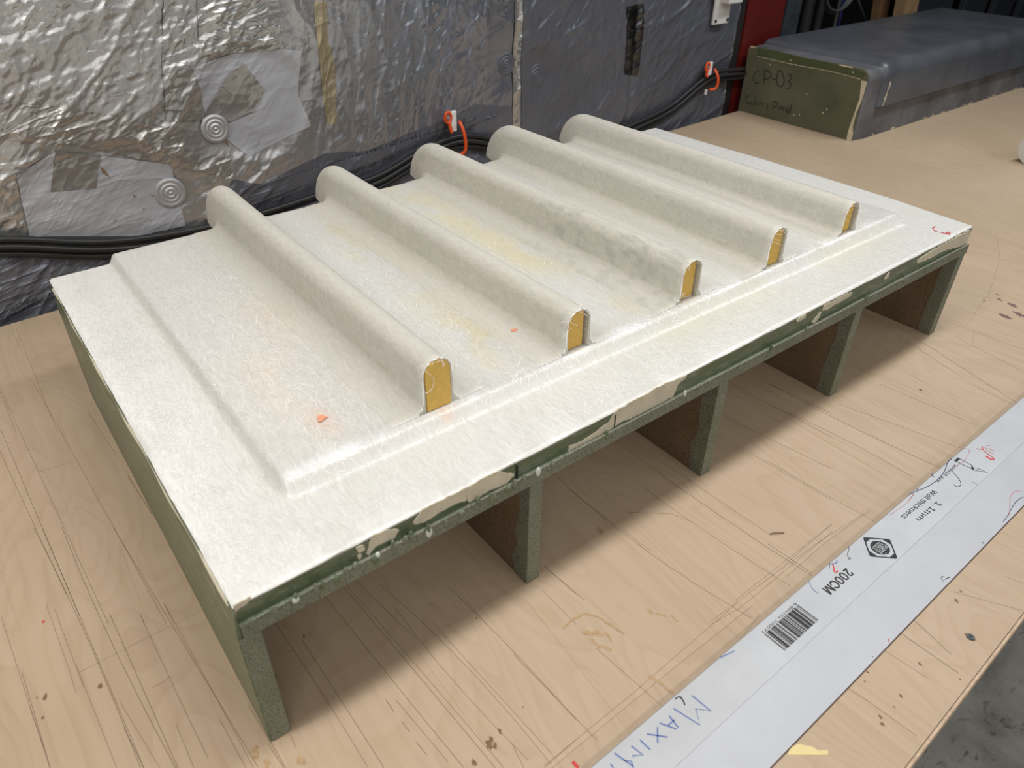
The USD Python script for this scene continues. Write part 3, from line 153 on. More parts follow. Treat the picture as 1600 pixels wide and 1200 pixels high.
def glass_mat(name, rough, bstr, tintmul, spec=0.5):
    # chopped strand mat wetted with resin: crossing strands in relief, base tint from the mesh
    n = {'g': ('geometry', {}), 'a': ('attribute', {'attribute': 'tint'}), 'w': ('noise_texture', {'scale': 55.0, 'detail': 2.0}),
         'wm': ('mix_vector', {'fac': 0.012})}
    l = [('g.position', 'w.vector'), ('g.position', 'wm.a'), ('w.color', 'wm.b')]
    prev = None
    for i, (ang, sx, sy) in enumerate(((0.5, 420, 60), (1.7, 460, 70), (2.75, 400, 55))):
        n['m%d' % i] = ('mapping', {'rotation': (0, 0, ang), 'scale': (sx, sy, 90)}); n['n%d' % i] = ('noise_texture', {'scale': 1.0, 'detail': 2.0, 'roughness': 0.55, 'distortion': 0.6})
        l += [('wm.result', 'm%d.vector' % i), ('m%d.vector' % i, 'n%d.vector' % i)]
        if prev is None: prev = 'n0.fac'
        else:
            n['x%d' % i] = ('math', {'math_type': 'maximum'}); l += [(prev, 'x%d.value1' % i), ('n%d.fac' % i, 'x%d.value2' % i)]; prev = 'x%d.value' % i
    n['r'] = ('rgb_ramp', {'ramp': [(0.45, (0.87, 0.87, 0.86)), (0.62, (1, 1, 1)), (0.8, (1.12, 1.12, 1.13))]})
    n['pn'] = ('noise_texture', {'scale': 9.0, 'detail': 4.0, 'roughness': 0.6}); n['pr'] = ('rgb_ramp', {'ramp': [(0.35, (0.965, 0.968, 0.96)), (0.65, (1, 1, 1))]})
    n['c'] = ('mix_color', {'blend_type': 'multiply', 'fac': tintmul, 'use_clamp': False}); n['c2'] = ('mix_color', {'blend_type': 'multiply', 'fac': 1.0})
    n['rr'] = ('map_range', {'from_min': 0.4, 'from_max': 0.75, 'to_min': rough + 0.12, 'to_max': rough - 0.1})
    n['b'] = ('bump', {'strength': bstr, 'distance': 0.0008})
    n['p'] = ('principled_bsdf', {'specular_ior_level': spec, 'subsurface_weight': 0.0})
    l += [('a.color', 'c.a'), (prev, 'r.fac'), ('r.color', 'c.b'), ('g.position', 'pn.vector'), ('pn.fac', 'pr.fac'), ('c.result', 'c2.a'), ('pr.color', 'c2.b'), ('c2.result', 'p.base_color'),
          (prev, 'rr.value'), ('rr.result', 'p.roughness'), (prev, 'b.height'), ('b.normal', 'p.normal')]
    mat(name, n, l)
glass_mat('fibreglass', 0.30, 0.9, 0.9, 0.6)
glass_mat('fibreglass_rib', 0.58, 0.5, 0.7, 0.3)
plain('glass_thread', (0.93, 0.925, 0.905), 0.35)
plain('foam', (0.76, 0.49, 0.12), 0.85, noise=0.08, scale=160, bump=0.15, bscale=900)
plain('filler', (0.66, 0.60, 0.46), 0.6, noise=0.12, scale=40, bump=0.3, bscale=150)
plain('drip', (0.62, 0.66, 0.60), 0.3)
def chipboard(name, dark, light, rough=0.6, sc=620.0):
    mat(name, {'g': ('geometry', {}), 'v': ('noise_texture', {'scale': sc, 'detail': 2.0, 'roughness': 0.7}), 'r': ('rgb_ramp', {'ramp': [(0.3, dark), (0.5, light), (0.75, tuple(min(1, x * 1.35) for x in light))]}),
        'n': ('noise_texture', {'scale': 14.0, 'detail': 3.0}), 'nr': ('rgb_ramp', {'ramp': [(0.3, (0.75, 0.8, 0.72)), (0.7, (1, 1, 1))]}), 'c': ('mix_color', {'blend_type': 'multiply', 'fac': 1.0}),
        'b': ('bump', {'strength': 0.6, 'distance': 0.0008}), 'p': ('principled_bsdf', {'roughness': rough})},
        [('g.position', 'v.vector'), ('v.fac', 'r.fac'), ('g.position', 'n.vector'), ('n.fac', 'nr.fac'), ('r.color', 'c.a'), ('nr.color', 'c.b'), ('c.result', 'p.base_color'), ('v.fac', 'b.height'), ('b.normal', 'p.normal')])
chipboard('chip_green', (0.045, 0.052, 0.036), (0.225, 0.235, 0.18))
chipboard('chip_brown', (0.10, 0.062, 0.036), (0.215, 0.145, 0.09), 0.8)
mat('green_paint', {'g': ('geometry', {}), 'm': ('mapping', {'scale': (6.0, 6.0, 40.0)}), 'n': ('noise_texture', {'scale': 3.0, 'detail': 5.0, 'roughness': 0.7, 'distortion': 0.8}),
    'r': ('rgb_ramp', {'ramp': [(0.3, (0.065, 0.10, 0.045)), (0.5, (0.11, 0.15, 0.08)), (0.68, (0.22, 0.245, 0.195))]}),
    'n2': ('noise_texture', {'scale': 220.0, 'detail': 2.0}), 'b': ('bump', {'strength': 0.3, 'distance': 0.0008}), 'p': ('principled_bsdf', {'roughness': 0.35})},
    [('g.position', 'm.vector'), ('m.vector', 'n.vector'), ('n.fac', 'r.fac'), ('r.color', 'p.base_color'), ('g.position', 'n2.vector'), ('n2.fac', 'b.height'), ('b.normal', 'p.normal')])
def foil(name, c, rough, metal, layers, crease_reflect=False):
    # crinkled metal film; layers = (strength, distance, scale, stretch, turn)
    n = {'g': ('geometry', {}), 'p': ('principled_bsdf', {'metallic': metal, 'specular_ior_level': 0.5})}
    l = []; prev = None
    for i, (st, di, sc, sq, ang) in enumerate(layers):
        n['m%d' % i] = ('mapping', {'rotation': (0, ang, 0), 'scale': (sc, sc, sc * sq)}); n['n%d' % i] = ('noise_texture', {'type': 'ridged_multifractal' if i == 0 else 'fBM', 'scale': 1.0, 'detail': 4.0, 'roughness': 0.6, 'distortion': 0.5, 'offset': 1.0, 'gain': 1.0})
        n['b%d' % i] = ('bump', {'strength': st, 'distance': di})
        l += [('g.position', 'm%d.vector' % i), ('m%d.vector' % i, 'n%d.vector' % i), ('n%d.fac' % i, 'b%d.height' % i)]
        if prev: l.append((prev, 'b%d.normal' % i))
        prev = 'b%d.normal' % i
    l.append((prev, 'p.normal'))
    n['vn'] = ('noise_texture', {'scale': 4.0, 'detail': 5.0, 'roughness': 0.65}); n['vr'] = ('rgb_ramp', {'ramp': [(0.3, tuple(x * 0.72 for x in c)), (0.65, c)]})
    n['rr'] = ('map_range', {'from_min': 0.3, 'from_max': 0.7, 'to_min': rough * 1.35, 'to_max': rough * 0.75})
    l += [('g.position', 'vn.vector'), ('vn.fac', 'vr.fac'), ('vn.fac', 'rr.value'), ('rr.result', 'p.roughness')]
    if crease_reflect:                               # fine creases where the film has been folded and flattened out
        n['vd'] = ('noise_texture', {'scale': 7.0, 'detail': 2.0}); n['vm'] = ('mix_vector', {'fac': 0.25}); n['vo'] = ('voronoi_texture', {'feature': 'distance_to_edge', 'scale': 20.0}); n['vp'] = ('map_range', {'from_min': 0.0, 'from_max': 0.12, 'to_min': 1.0, 'to_max': 0.0, 'clamp': True}); n['vb'] = ('bump', {'strength': 0.16, 'distance': 0.0018})
        l.remove((prev, 'p.normal')); l += [('g.position', 'vd.vector'), ('g.position', 'vm.a'), ('vd.color', 'vm.b'), ('vm.result', 'vo.vector'), ('vo.distance', 'vp.value'), ('vp.result', 'vb.height'), (prev, 'vb.normal'), ('vb.normal', 'p.normal')]
    if crease_reflect:                               # reflections painted in by position along the wall: silver, then duller, then dark blue-grey
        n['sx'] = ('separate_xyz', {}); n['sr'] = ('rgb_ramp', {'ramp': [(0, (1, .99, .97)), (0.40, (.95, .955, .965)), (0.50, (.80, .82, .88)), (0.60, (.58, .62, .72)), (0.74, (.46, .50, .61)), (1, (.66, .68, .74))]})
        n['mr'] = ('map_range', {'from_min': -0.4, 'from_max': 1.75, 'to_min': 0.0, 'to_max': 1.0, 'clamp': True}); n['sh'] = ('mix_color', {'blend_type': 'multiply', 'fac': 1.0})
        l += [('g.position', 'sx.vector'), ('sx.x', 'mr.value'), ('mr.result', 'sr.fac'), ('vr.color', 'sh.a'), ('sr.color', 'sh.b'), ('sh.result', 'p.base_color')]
    else: l.append(('vr.color', 'p.base_color'))
    mat(name, n, l)
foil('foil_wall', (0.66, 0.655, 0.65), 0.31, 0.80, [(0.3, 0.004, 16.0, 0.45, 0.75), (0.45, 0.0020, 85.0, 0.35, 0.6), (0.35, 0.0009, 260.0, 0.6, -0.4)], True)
foil('film_dark_reflect', (0.150, 0.158, 0.188), 0.36, 0.40, [(0.25, 0.004, 14.0, 0.45, 0.75), (0.3, 0.0018, 50.0, 0.5, 0.6), (0.25, 0.0008, 230.0, 0.6, -0.4)])  # dark film tone, also carrying painted dark blue reflections
foil('foil_silver', (0.62, 0.615, 0.605), 0.27, 0.82, [(0.25, 0.003, 14.0, 2.2, 0.1), (0.25, 0.0015, 60.0, 2.0, 0.2), (0.2, 0.0008, 180.0, 1.0, 0.4)])
foil('foil_brown', (0.52, 0.50, 0.48), 0.30, 0.75, [(0.3, 0.003, 16.0, 1.0, 0.9), (0.3, 0.0015, 60.0, 1.0, 0.2)])
foil('foil_matte', (0.50, 0.51, 0.545), 0.58, 0.40, [(0.25, 0.003, 9.0, 1.6, 0.3), (0.3, 0.0008, 160.0, 1.0, 0.2)])
foil('foil_dark', (0.12, 0.12, 0.13), 0.3, 1.0, [(0.3, 0.002, 20.0, 1.0, 0.3), (0.3, 0.001, 90.0, 1.0, 0.2)])
foil('glue_yellow', (0.42, 0.36, 0.24), 0.45, 0.6, [(0.3, 0.003, 20.0, 1.0, 0.3)])
plain('washer_steel', (0.50, 0.505, 0.52), 0.42, metal=0.65)
plain('black_rubber', (0.014, 0.014, 0.015), 0.45)
plain('orange_plastic', (0.75, 0.09, 0.018), 0.35)
plain('clip_white', (0.75, 0.74, 0.72), 0.4)
plain('aluminium', (0.47, 0.48, 0.50), 0.5, metal=0.25, noise=0.07, scale=12, bump=0.15, bscale=500)
plain('aluminium_slope', (0.545, 0.56, 0.60), 0.5, metal=0.25, noise=0.04, scale=16, bump=0.12, bscale=500)
plain('crevice_shade', (0.10, 0.055, 0.04), 0.7)
plain('ink_black', (0.012, 0.012, 0.014), 0.6)
plain('ink_blue', (0.10, 0.16, 0.42), 0.6)
plain('ink_navy', (0.04, 0.05, 0.12), 0.6)
plain('ink_red', (0.62, 0.05, 0.05), 0.6)
plain('ink_pink', (0.52, 0.22, 0.26), 0.6)
plain('ink_orange', (0.82, 0.33, 0.20), 0.7)
plain('ink_pencil', (0.035, 0.032, 0.028), 0.8)
plain('cut_dark', (0.215, 0.145, 0.095), 0.9)
plain('stain_brown', (0.19, 0.11, 0.05), 0.6, noise=0.4, scale=300)
plain('stain_amber', (0.45, 0.30, 0.155), 0.5, noise=0.25, scale=300)
plain('stain_purple', (0.20, 0.115, 0.105), 0.7, noise=0.35, scale=200)
plain('masking_tape', (0.74, 0.62, 0.30), 0.6, noise=0.06, scale=60)
plain('gelcoat_grey', (0.082, 0.088, 0.104), 0.36, noise=0.25, scale=7, bump=0.06, bscale=40, bdist=0.004)
plain('gelcoat_scuffed', (0.115, 0.115, 0.125), 0.5, noise=0.45, scale=9, bump=0.15, bscale=60)
mat('olive_paint', {'g': ('geometry', {}), 'n': ('noise_texture', {'scale': 6.0, 'detail': 5.0, 'roughness': 0.6}), 'r': ('rgb_ramp', {'ramp': [(0.3, (0.075, 0.085, 0.045)), (0.55, (0.12, 0.12, 0.075)), (0.75, (0.165, 0.145, 0.10))]}), 'p': ('principled_bsdf', {'roughness': 0.5})},
    [('g.position', 'n.vector'), ('n.fac', 'r.fac'), ('r.color', 'p.base_color')])
plain('olive_band', (0.075, 0.09, 0.04), 0.45, noise=0.3, scale=14)
plain('chip_cream', (0.62, 0.54, 0.38), 0.7, noise=0.15, scale=60)
plain('red_paint', (0.10, 0.007, 0.005), 0.45, noise=0.12, scale=5)
plain('post_black', (0.012, 0.010, 0.010), 0.6)
plain('plate_white', (0.62, 0.61, 0.60), 0.4)
plain('screw_dark', (0.06, 0.06, 0.06), 0.4, metal=0.6)
plain('dark_sheet', (0.045, 0.052, 0.06), 0.5, noise=0.4, scale=20)
plain('dark_pipe', (0.03, 0.03, 0.032), 0.4)
plain('batten_wood', (0.42, 0.27, 0.14), 0.6, noise=0.2, scale=25)
plain('batten_dark', (0.26, 0.14, 0.07), 0.6, noise=0.2, scale=25)
plain('slat_grey', (0.055, 0.06, 0.072), 0.5, noise=0.15, scale=5)
plain('unlit_black', (0.006, 0.006, 0.007), 0.9)
plain('cable_grey', (0.10, 0.10, 0.10), 0.4)
plain('cable_blue', (0.03, 0.035, 0.16), 0.4)
mat('concrete', {'g': ('geometry', {}), 'n': ('noise_texture', {'scale': 5.0, 'detail': 8.0, 'roughness': 0.62, 'distortion': 0.6}), 'r': ('rgb_ramp', {'ramp': [(0.28, (0.15, 0.14, 0.125)), (0.45, (0.30, 0.295, 0.265)), (0.7, (0.44, 0.44, 0.40))]}),
    'm': ('mapping', {'scale': (14.0, 40.0, 1.0), 'rotation': (0, 0, 0.6)}), 'n2': ('noise_texture', {'scale': 1.0, 'detail': 4.0, 'distortion': 1.5}), 'r2': ('rgb_ramp', {'ramp': [(0.3, (0.3, 0.27, 0.25)), (0.42, (1, 1, 1))]}),
    'c': ('mix_color', {'blend_type': 'multiply', 'fac': 0.8}), 'p': ('principled_bsdf', {'roughness': 0.6})},
    [('g.position', 'n.vector'), ('n.fac', 'r.fac'), ('g.position', 'm.vector'), ('m.vector', 'n2.vector'), ('n2.fac', 'r2.fac'), ('r.color', 'c.a'), ('r2.color', 'c.b'), ('c.result', 'p.base_color')])
plain('wall_paint', (0.55, 0.53, 0.50), 0.8)
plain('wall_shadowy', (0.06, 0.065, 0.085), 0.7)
plain('ceiling_paint', (0.62, 0.61, 0.59), 0.9)
plain('lamp_housing', (0.7, 0.7, 0.7), 0.4)
plain('bench_frame', (0.30, 0.21, 0.13), 0.7, noise=0.2, scale=30)
plain('cloth_white', (0.74, 0.73, 0.70), 0.7)

# ------------------------------------------------------------------ the room
X0, X1, Y0, H = -2.4, 7.2, -4.2, 2.75
WY = lambda x: 1.075 + 0.0586 * np.asarray(x)         # line of the foil-covered wall
def struct(name, mesh, m, **k): return obj(name, mesh, m, kind='structure', **k)
struct('floor', box(X0 - .1, X1 + .1, Y0 - .1, 2.6, -0.1, 0), 'concrete')
struct('ceiling', box(X0 - .1, X1 + .1, Y0 - .1, 2.6, H, H + .1), 'ceiling_paint')
struct('wall_left', box(X0 - .1, X0, Y0, 2.5, 0, H), 'wall_paint')
struct('wall_front', box(X0, 2.3, Y0 - .1, Y0, 0, H), 'wall_paint')
struct('wall_front', box(2.3, X1, Y0 - .1, Y0, 0, H), 'wall_shadowy')  # unseen half painted dark, so the foil mirrors a dark room side
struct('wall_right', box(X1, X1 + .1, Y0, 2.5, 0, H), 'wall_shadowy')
struct('wall_far', box(2.15, X1, 2.3, 2.4, 0, H), 'unlit_black')  # shade of the unlit recess put into the wall colour

# foil wall: a film with folds, wrinkles and tucks, so real relief
def rot(x, z, a): return np.cos(a) * x + np.sin(a) * z, -np.sin(a) * x + np.cos(a) * z
def ridge(x, z, a, fa, fb, seed):
    u, v = rot(x, z, a)
    n = meshkit.fbm(np.stack([u * fa, v * fb, np.full_like(u, seed * 3.7)], -1), 3, seed)
    return (1 - np.abs(2 * n - 1)) ** 5
CABLE = np.array([(-.9, .26), (-.5, .20), (-.2, .163), (-.03, .143), (.095, .101), (.24, .074), (.337, .067), (.5, .070), (.645, .078), (.75, .0855), (.845, .112), (.915, .127), (.965, .132), (1.02, .127), (1.088, .105), (1.25, .042), (1.43, .012), (1.59, .030), (1.71, .0457), (1.86, .0737), (1.985, .124), (2.05, .138), (2.15, .136), (2.30, .132), (2.7, .128), (3.3, .12)])
CALM = [Polygon(D['wall'][k]).buffer(0) for k in ('grey1', 'grey2')]
def relief(x, z):
    x = np.asarray(x, float); z = np.asarray(z, float)
    sh = x.shape; x = x.ravel(); z = z.ravel()
    left = 1 - sstep(0.45, 0.62, x); mid = sstep(0.5, 0.65, x) * (1 - sstep(1.08, 1.18, x)); right = sstep(1.1, 1.25, x)
    d = 0.010 * meshkit.fbm(np.stack([x * 4, z * 4, 0 * x], -1), 3, 3)
    d += left * (0.007 * ridge(x, z, 0.62, 3.0, 13, 1) + 0.005 * ridge(x, z, 0.85, 9, 34, 2) + 0.004 * ridge(x, z, 0.12, 5, 30, 5) + 0.0025 * ridge(x, z, 0.7, 22, 75, 12) + 0.002 * ridge(x, z, 0.2, 16, 80, 13))
    d += mid * (0.012 * ridge(x, z, 1.5, 3.0, 12, 6) + 0.005 * ridge(x, z, 1.25, 8, 30, 7) + 0.003 * ridge(x, z, 0.3, 8, 26, 8) + 0.0018 * ridge(x, z, 1.1, 20, 70, 14))
    d += right * (0.010 * ridge(x, z, 0.35, 3.0, 12, 9) + 0.004 * ridge(x, z, 0.7, 8, 30, 10) + 0.003 * ridge(x, z, 1.4, 6, 24, 11) + 0.0016 * ridge(x, z, 0.6, 20, 70, 15))
    calm = np.zeros_like(x)
    for poly in CALM:
        x0, z0, x1, z1 = poly.bounds; cx, cz = (x0 + x1) / 2, (z0 + z1) / 2
        e = ((x - cx) / ((x1 - x0) / 2)) ** 2 + ((z - cz) / ((z1 - z0) / 2)) ** 2
        calm = np.maximum(calm, 1 - sstep(0.7, 1.3, e))
    d = d * (1 - 0.65 * calm)
    for (wx, wz) in [D['wall'][k] for k in ('w0', 'w1', 'w2', 'w3')]:
        rr = np.hypot(x - wx, z - wz); d = d * sstep(0.02, 0.09, rr) + 0.0 * rr
    for sx in (1.19, 1.64):                      # upright joints of the boards behind the film
        d -= 0.008 * np.exp(-((x - sx) / 0.012) ** 2)
    zc = np.interp(x, CABLE[:, 0], CABLE[:, 1]) - .01
    d = d * (0.25 + 0.75 * sstep(.012, .05, np.abs(z - zc)))
    return 0.62 * d.reshape(sh)
def on_wall(p, lift=0.0):
    x, z = p[:, 0], p[:, 1]; return np.stack([x, WY(x) - relief(x, z) - lift, z + TZ], 1)
XR = 2.145
xs = np.unique(np.r_[np.linspace(X0, -0.3, 30), np.arange(-0.3, XR, 0.0036), XR]); zs = np.unique(np.r_[np.linspace(-TZ, -0.1, 16), np.arange(-0.1, 0.56, 0.0036), np.linspace(0.56, H - TZ, 22)])
gx, gz = np.meshgrid(xs, zs, indexing='ij')
P = np.stack([gx, WY(gx) - relief(gx, gz), gz + TZ], -1)
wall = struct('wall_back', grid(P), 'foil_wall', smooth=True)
def wall_patch(name, key, m, lift, label, edge=0.0042):
    poly = Polygon(D['wall'][key]).buffer(0).intersection(sbox(-1, -0.1, XR - .01, 0.95))
    return obj(name, flat(poly, lambda p: on_wall(p, lift), edge), m, wall, smooth=True, label=label)
D['wall']['film'] = [(1.205, -.10), (XR - .012, -.10), (XR - .012, .95), (1.205, .95)]  # right-hand sheet: the dark reflection is put into its colour
wall_patch('foil_sheet', 'film', 'film_dark_reflect', 0.0012, 'sheet beside the post with its dark blue-grey reflection painted in', .007)
D['wall']['low'] = [(-.8, -.1), (1.19, -.1), (1.19, .17), (1.05, .20), (.92, .175), (.72, .15), (.62, .165), (.46, .13), (.40, .155), (.33, .075), (.24, .082), (.1, .108), (-.03, .15), (-.3, .19), (-.8, .25)]  # dark plastic at left; navy reflection painted as sheet colour mid-wall
wall_patch('foil_sheet', 'low', 'film_dark_reflect', 0.0012, 'dark film and painted navy reflection along the foot of the foil wall', .007)
wall_patch('foil_sheet', 'grey2', 'foil_matte', 0.0012, 'dull grey foil sheet')
wall_patch('foil_sheet', 'silver2', 'foil_silver', 0.0020, 'shiny square foil patch')
wall_patch('foil_sheet', 'strip_h', 'foil_brown', 0.0012, 'brownish foil strip')
wall_patch('foil_sheet', 'grey1', 'foil_matte', 0.0022, 'dull grey foil patch')
wall_patch('foil_tape', 'tapev', 'foil_silver', 0.0026, 'upright strip of shiny foil tape')
wall_patch('foil_tape', 'silver1', 'foil_brown', 0.0030, 'short shiny foil tape on grey patch')
wall_patch('foil_tape', 'diamond', 'foil_brown', 0.0032, 'crumpled foil tape set askew')
wall_patch('foil_tape', 'dark_tape', 'foil_dark', 0.0028, 'dark strip of tape')
wall_patch('foil_tape', 'seam1', 'foil_silver', 0.0022, 'foil tape along the board joint')
for i, k in enumerate(('w0', 'w1', 'w2', 'w3')):
    wx, wz = D['wall'][k]; r = [0.029, 0.027, 0.028, 0.030][i]
    prof = []
    for t in np.linspace(0, 1, 29): prof.append((t * r, 0.0018 * (0.5 + 0.5 * math.cos(t * 2 * math.pi * 3.5)) * (1 - 0.35 * t) + 0.002 * (1 - t)))
    w = trimesh.creation.revolve(np.array(prof + [(r * 1.04, -0.002)]), sections=40)
    w.apply_transform(trimesh.transformations.rotation_matrix(math.pi / 2, (1, 0, 0)))
    y = float(WY(wx)) - 0.002 - (0.004 if i < 2 else 0); w.apply_translation((wx, y, wz + TZ))
    obj('washer', w, 'washer_steel' if i < 2 else 'film_dark_reflect', wall, smooth=30)
wall_patch('glue_stain', 'stain1', 'glue_yellow', 0.0012, 'yellowish glue smear down the foil')
# small tears showing brown board
tears = [((0.167, 0.222), 0.026, -1.2), ((0.206, 0.165), 0.012, -1.2), ((0.238, 0.158), 0.009, -1.2), ((0.216, 0.137), 0.008, 0.2), ((0.406, 0.228), 0.018, -1.3), ((0.16, 0.128), 0.008, 0.1)]
tm = []
for (x, z), ln, a in tears:
    pts = np.array([(-ln / 2, 0), (0, ln * .11), (ln / 2, ln * .05), (0, -ln * .1)]); ca, sa = math.cos(a), math.sin(a)
    tm.append(flat(Polygon([(x + ca * u - sa * v, z + sa * u + ca * v) for u, v in pts]), lambda p: on_wall(p, 0.0040)))
for t_ in tm: obj('tear', t_, 'stain_brown', wall)

# ------------------------------------------------------------------ workbench
yn = lambda x: -0.4130 + 0.0347 * x
yb = lambda x: 1.0346 + 0.0587 * x
XL, XE = -1.35, 3.39
bench = thing('workbench', 'long plywood workbench with scored birch top under the fibreglass mould', 'workbench', (0, 0, 0))
eb = 0.0035
top = Polygon([(XL, yn(XL) + eb), (XE, yn(XE) + eb), (XE, yb(XE)), (XL, yb(XL))])
obj('bench_top', prism(top, TZ - 0.03, TZ), 'plywood', bench)
obj('edge_strip', prism(Polygon([(XL, yn(XL)), (XE, yn(XE)), (XE, yn(XE) + eb - .0006), (XL, yn(XL) + eb - .0006)]), TZ - 0.031, TZ - 0.0004), 'ply_edge', bench)
for x in (-1.2, 1.05, 3.2):
    for f in (lambda x: yn(x) + .08, lambda x: yb(x) - .12):
        y = f(x); obj('leg', bevel_box(x - .035, x + .035, y - .035, y + .035, 0, TZ - .13), 'bench_frame', bench)
obj('rail', cat_([bevel_box(-1.25, 3.3, yn(1) + .06, yn(1) + .10, TZ - .13, TZ - .031), bevel_box(-1.25, 3.3, yb(-1) - .10, yb(-1) - .06, TZ - .13, TZ - .031)]), 'bench_frame', bench)
flat_at = lambda z: (lambda p: np.c_[p, np.full(len(p), TZ + z)])
obj('knife_cut', cat_([ribbon(l if w < .35 else fair(l), 0.00048 * w + 0.00012, flat_at(0.00025), 1) for w, l in D['cuts']]), 'cut_dark', bench, kind='stuff')
extra = []
for k in range(70):                                  # fine stray scores along the veneer
    x = rng.uniform(-.3, 3.2); y = rng.uniform(-.36, .95); ln = rng.uniform(.03, .5); a = rng.normal(0.0, 0.05)
    p = np.array([(x, y), (x + ln * math.sin(a) * .5 , y + ln / 2), (x + ln * math.sin(a), y + ln)])
    p = p[(p[:, 1] < 1.0) & (p[:, 1] > yn(p[:, 0]) + .01)]
    if len(p) == 3: extra.append(ribbon(p, rng.uniform(.0002, .0003), flat_at(0.0002), 1))
obj('fine_score', cat_(extra), 'stain_amber', bench, kind='stuff')
def blot(c, r, seed, squash=1.0, ang=0.0):
    g = np.random.default_rng(seed); th = np.linspace(0, 2 * np.pi, 15)[:-1]; rr = r * (1 + 0.35 * g.normal(0, 1, 14).clip(-1.2, 1.2))
    x, y = rr * np.cos(th), rr * np.sin(th) * squash
    return Polygon(np.c_[c[0] + np.cos(ang) * x - np.sin(ang) * y, c[1] + np.sin(ang) * x + np.cos(ang) * y]).buffer(0)
for i, (k, c, r) in enumerate(D['blobs']):
    obj('stain', flat(blot(c, r * .0011, i, 0.6, 1.3), flat_at(0.0003)), {'brown': 'stain_brown', 'amber': 'stain_amber', 'purple': 'stain_purple', 'red': 'ink_red'}[k], bench)
def streak(l, w):
    g_ = LineString(l).buffer(w * .00042).segmentize(.0015); cc_ = np.array(g_.exterior.coords)
    return flat(Polygon(cc_ + .0022 * np.stack([meshkit.fbm(np.c_[cc_ * 330, 0 * cc_[:, 0]], 3, sd) - .5 for sd in (71, 72)], 1)), flat_at(0.0003))
for k, w, l in D['stains']:
    if k == 'stick':
        a, b = np.array(l); tag(obj('wood_splinter', tube([(*a, TZ + .0015), (*((a + b) / 2), TZ + .0022), (*b, TZ + .0012)], .0007, 6), 'stain_brown'), 'thin brown splinter lying on the bench in front of the mould', 'splinter')
    else: obj('stain' if k == 'amber' else 'marker_mark', streak(l, w) if k == 'amber' else ribbon(l, w * .001, flat_at(0.0003)), 'stain_amber' if k == 'amber' else 'ink_red', bench, label=None if k == 'amber' else 'short red marker mark')
tp = prism(Polygon(D['tape']).buffer(0), TZ + .0001, TZ + .0005)
tag(obj('masking_tape', tp, 'masking_tape'), 'torn piece of yellow masking tape stuck near the bench edge', 'tape')
sc = D['blobs'][[i for i, b in enumerate(D['blobs']) if abs(b[2] - 5) < .01 and b[0] == 'brown'][-1]][1]
sh = trimesh.creation.cylinder(.0042, .0012, sections=20); sh.apply_translation((sc[0], sc[1], TZ + .0007))
scr = thing('wood_screw', 'countersunk dark screw head in the bench near its front edge', 'screw', (0, 0, 0))
obj('head', sh, 'screw_dark', scr)
obj('recess', cat_([box(sc[0] - .0022, sc[0] + .0022, sc[1] - .0005, sc[1] + .0005, TZ + .0013, TZ + .00145), box(sc[0] - .0005, sc[0] + .0005, sc[1] - .0022, sc[1] + .0022, TZ + .0013, TZ + .00146)]), 'ink_black', scr)

# ------------------------------------------------------------------ green mould stand
z0 = lambda x: TZ + 0.1955 + 0.0078 * np.asarray(x)      # upper face of the flange
XRT = lambda y: np.interp(y, [0, .14, .27, .41, .57, .70], [1.2720, 1.2785, 1.2775, 1.2733, 1.2650, 1.2575])           # right hand edge
YBK = lambda x: 0.722 - 0.014 * np.asarray(x)
YF = lambda x: -0.004 + 0.0 * np.asarray(x)
R0 = 0.012
ZB, ZS = TZ + 0.157, TZ + 0.1735
mould = thing('mould_stand', 'green painted chipboard mould stand on five upright boards, under the fibreglass panel', 'mould')
def slab(x0, x1a, x1b, y0, y1a, y1b, zb, zt0, zt1):
    dy = 0.0
    v = np.array([(x0, y0, zb), (x1a, y0 + dy, zb), (x1b, y1b, zb), (x0, y1a, zb), (x0, y0, zt0), (x1a, y0 + dy, zt1), (x1b, y1b, zt1), (x0, y1a, zt0)])
    return trimesh.convex.convex_hull(v)
obj('deck_board', slab(0.0005, 1.2705, XRT(.71) - .004, -0.0085, YBK(0) - .004, YBK(1.27) - .004, ZB, ZS, ZS), 'chip_green', mould)
obj('deck_layer', slab(0.0, 1.2690, XRT(.71) - .003, -0.0035, YBK(0) - .004, YBK(1.27) - .004, ZS, float(z0(0)) - .0035, float(z0(1.283)) - .0035), 'green_paint', mould)
LX = [-0.0028, 0.3107, 0.6205, 0.9324, 1.2489]
for i, x in enumerate(LX):
    t = 0.0183
    a, b = -0.0083, 0.69
    leg = obj('leg', bevel_box(x, x + t, a + .004, b, TZ, ZB - .0002, .0006), 'chip_brown', mould)
    obj('painted_edge', bevel_box(x - .0002, x + t + .0002, a, a + .0042, TZ, ZB - .0002, .0008), 'chip_green', leg)
    # paint lapped round on to the sides of the board
    lap = []
    for sx in (x - .0005, x + t + .0003):
        pts = [(a + .003, 0.0), (a + .003, .1565)]
        for k in range(14):
            z = .1565 * (1 - k / 13); pts.append((a + .012 + .014 * float(meshkit.fbm(np.array([[k * .45, i * 3.1, sx * 50]]), 3, 2)[0]) * (1 + 0.8 * (k / 13) ** 2), z))
        lap.append(prism(Polygon(pts), 0, .0004).apply_transform(np.array([[0, 0, 1, sx], [1, 0, 0, 0], [0, 1, 0, TZ + .0002], [0, 0, 0, 1.]])))
    obj('paint_lap', cat_(lap), 'chip_green', leg)
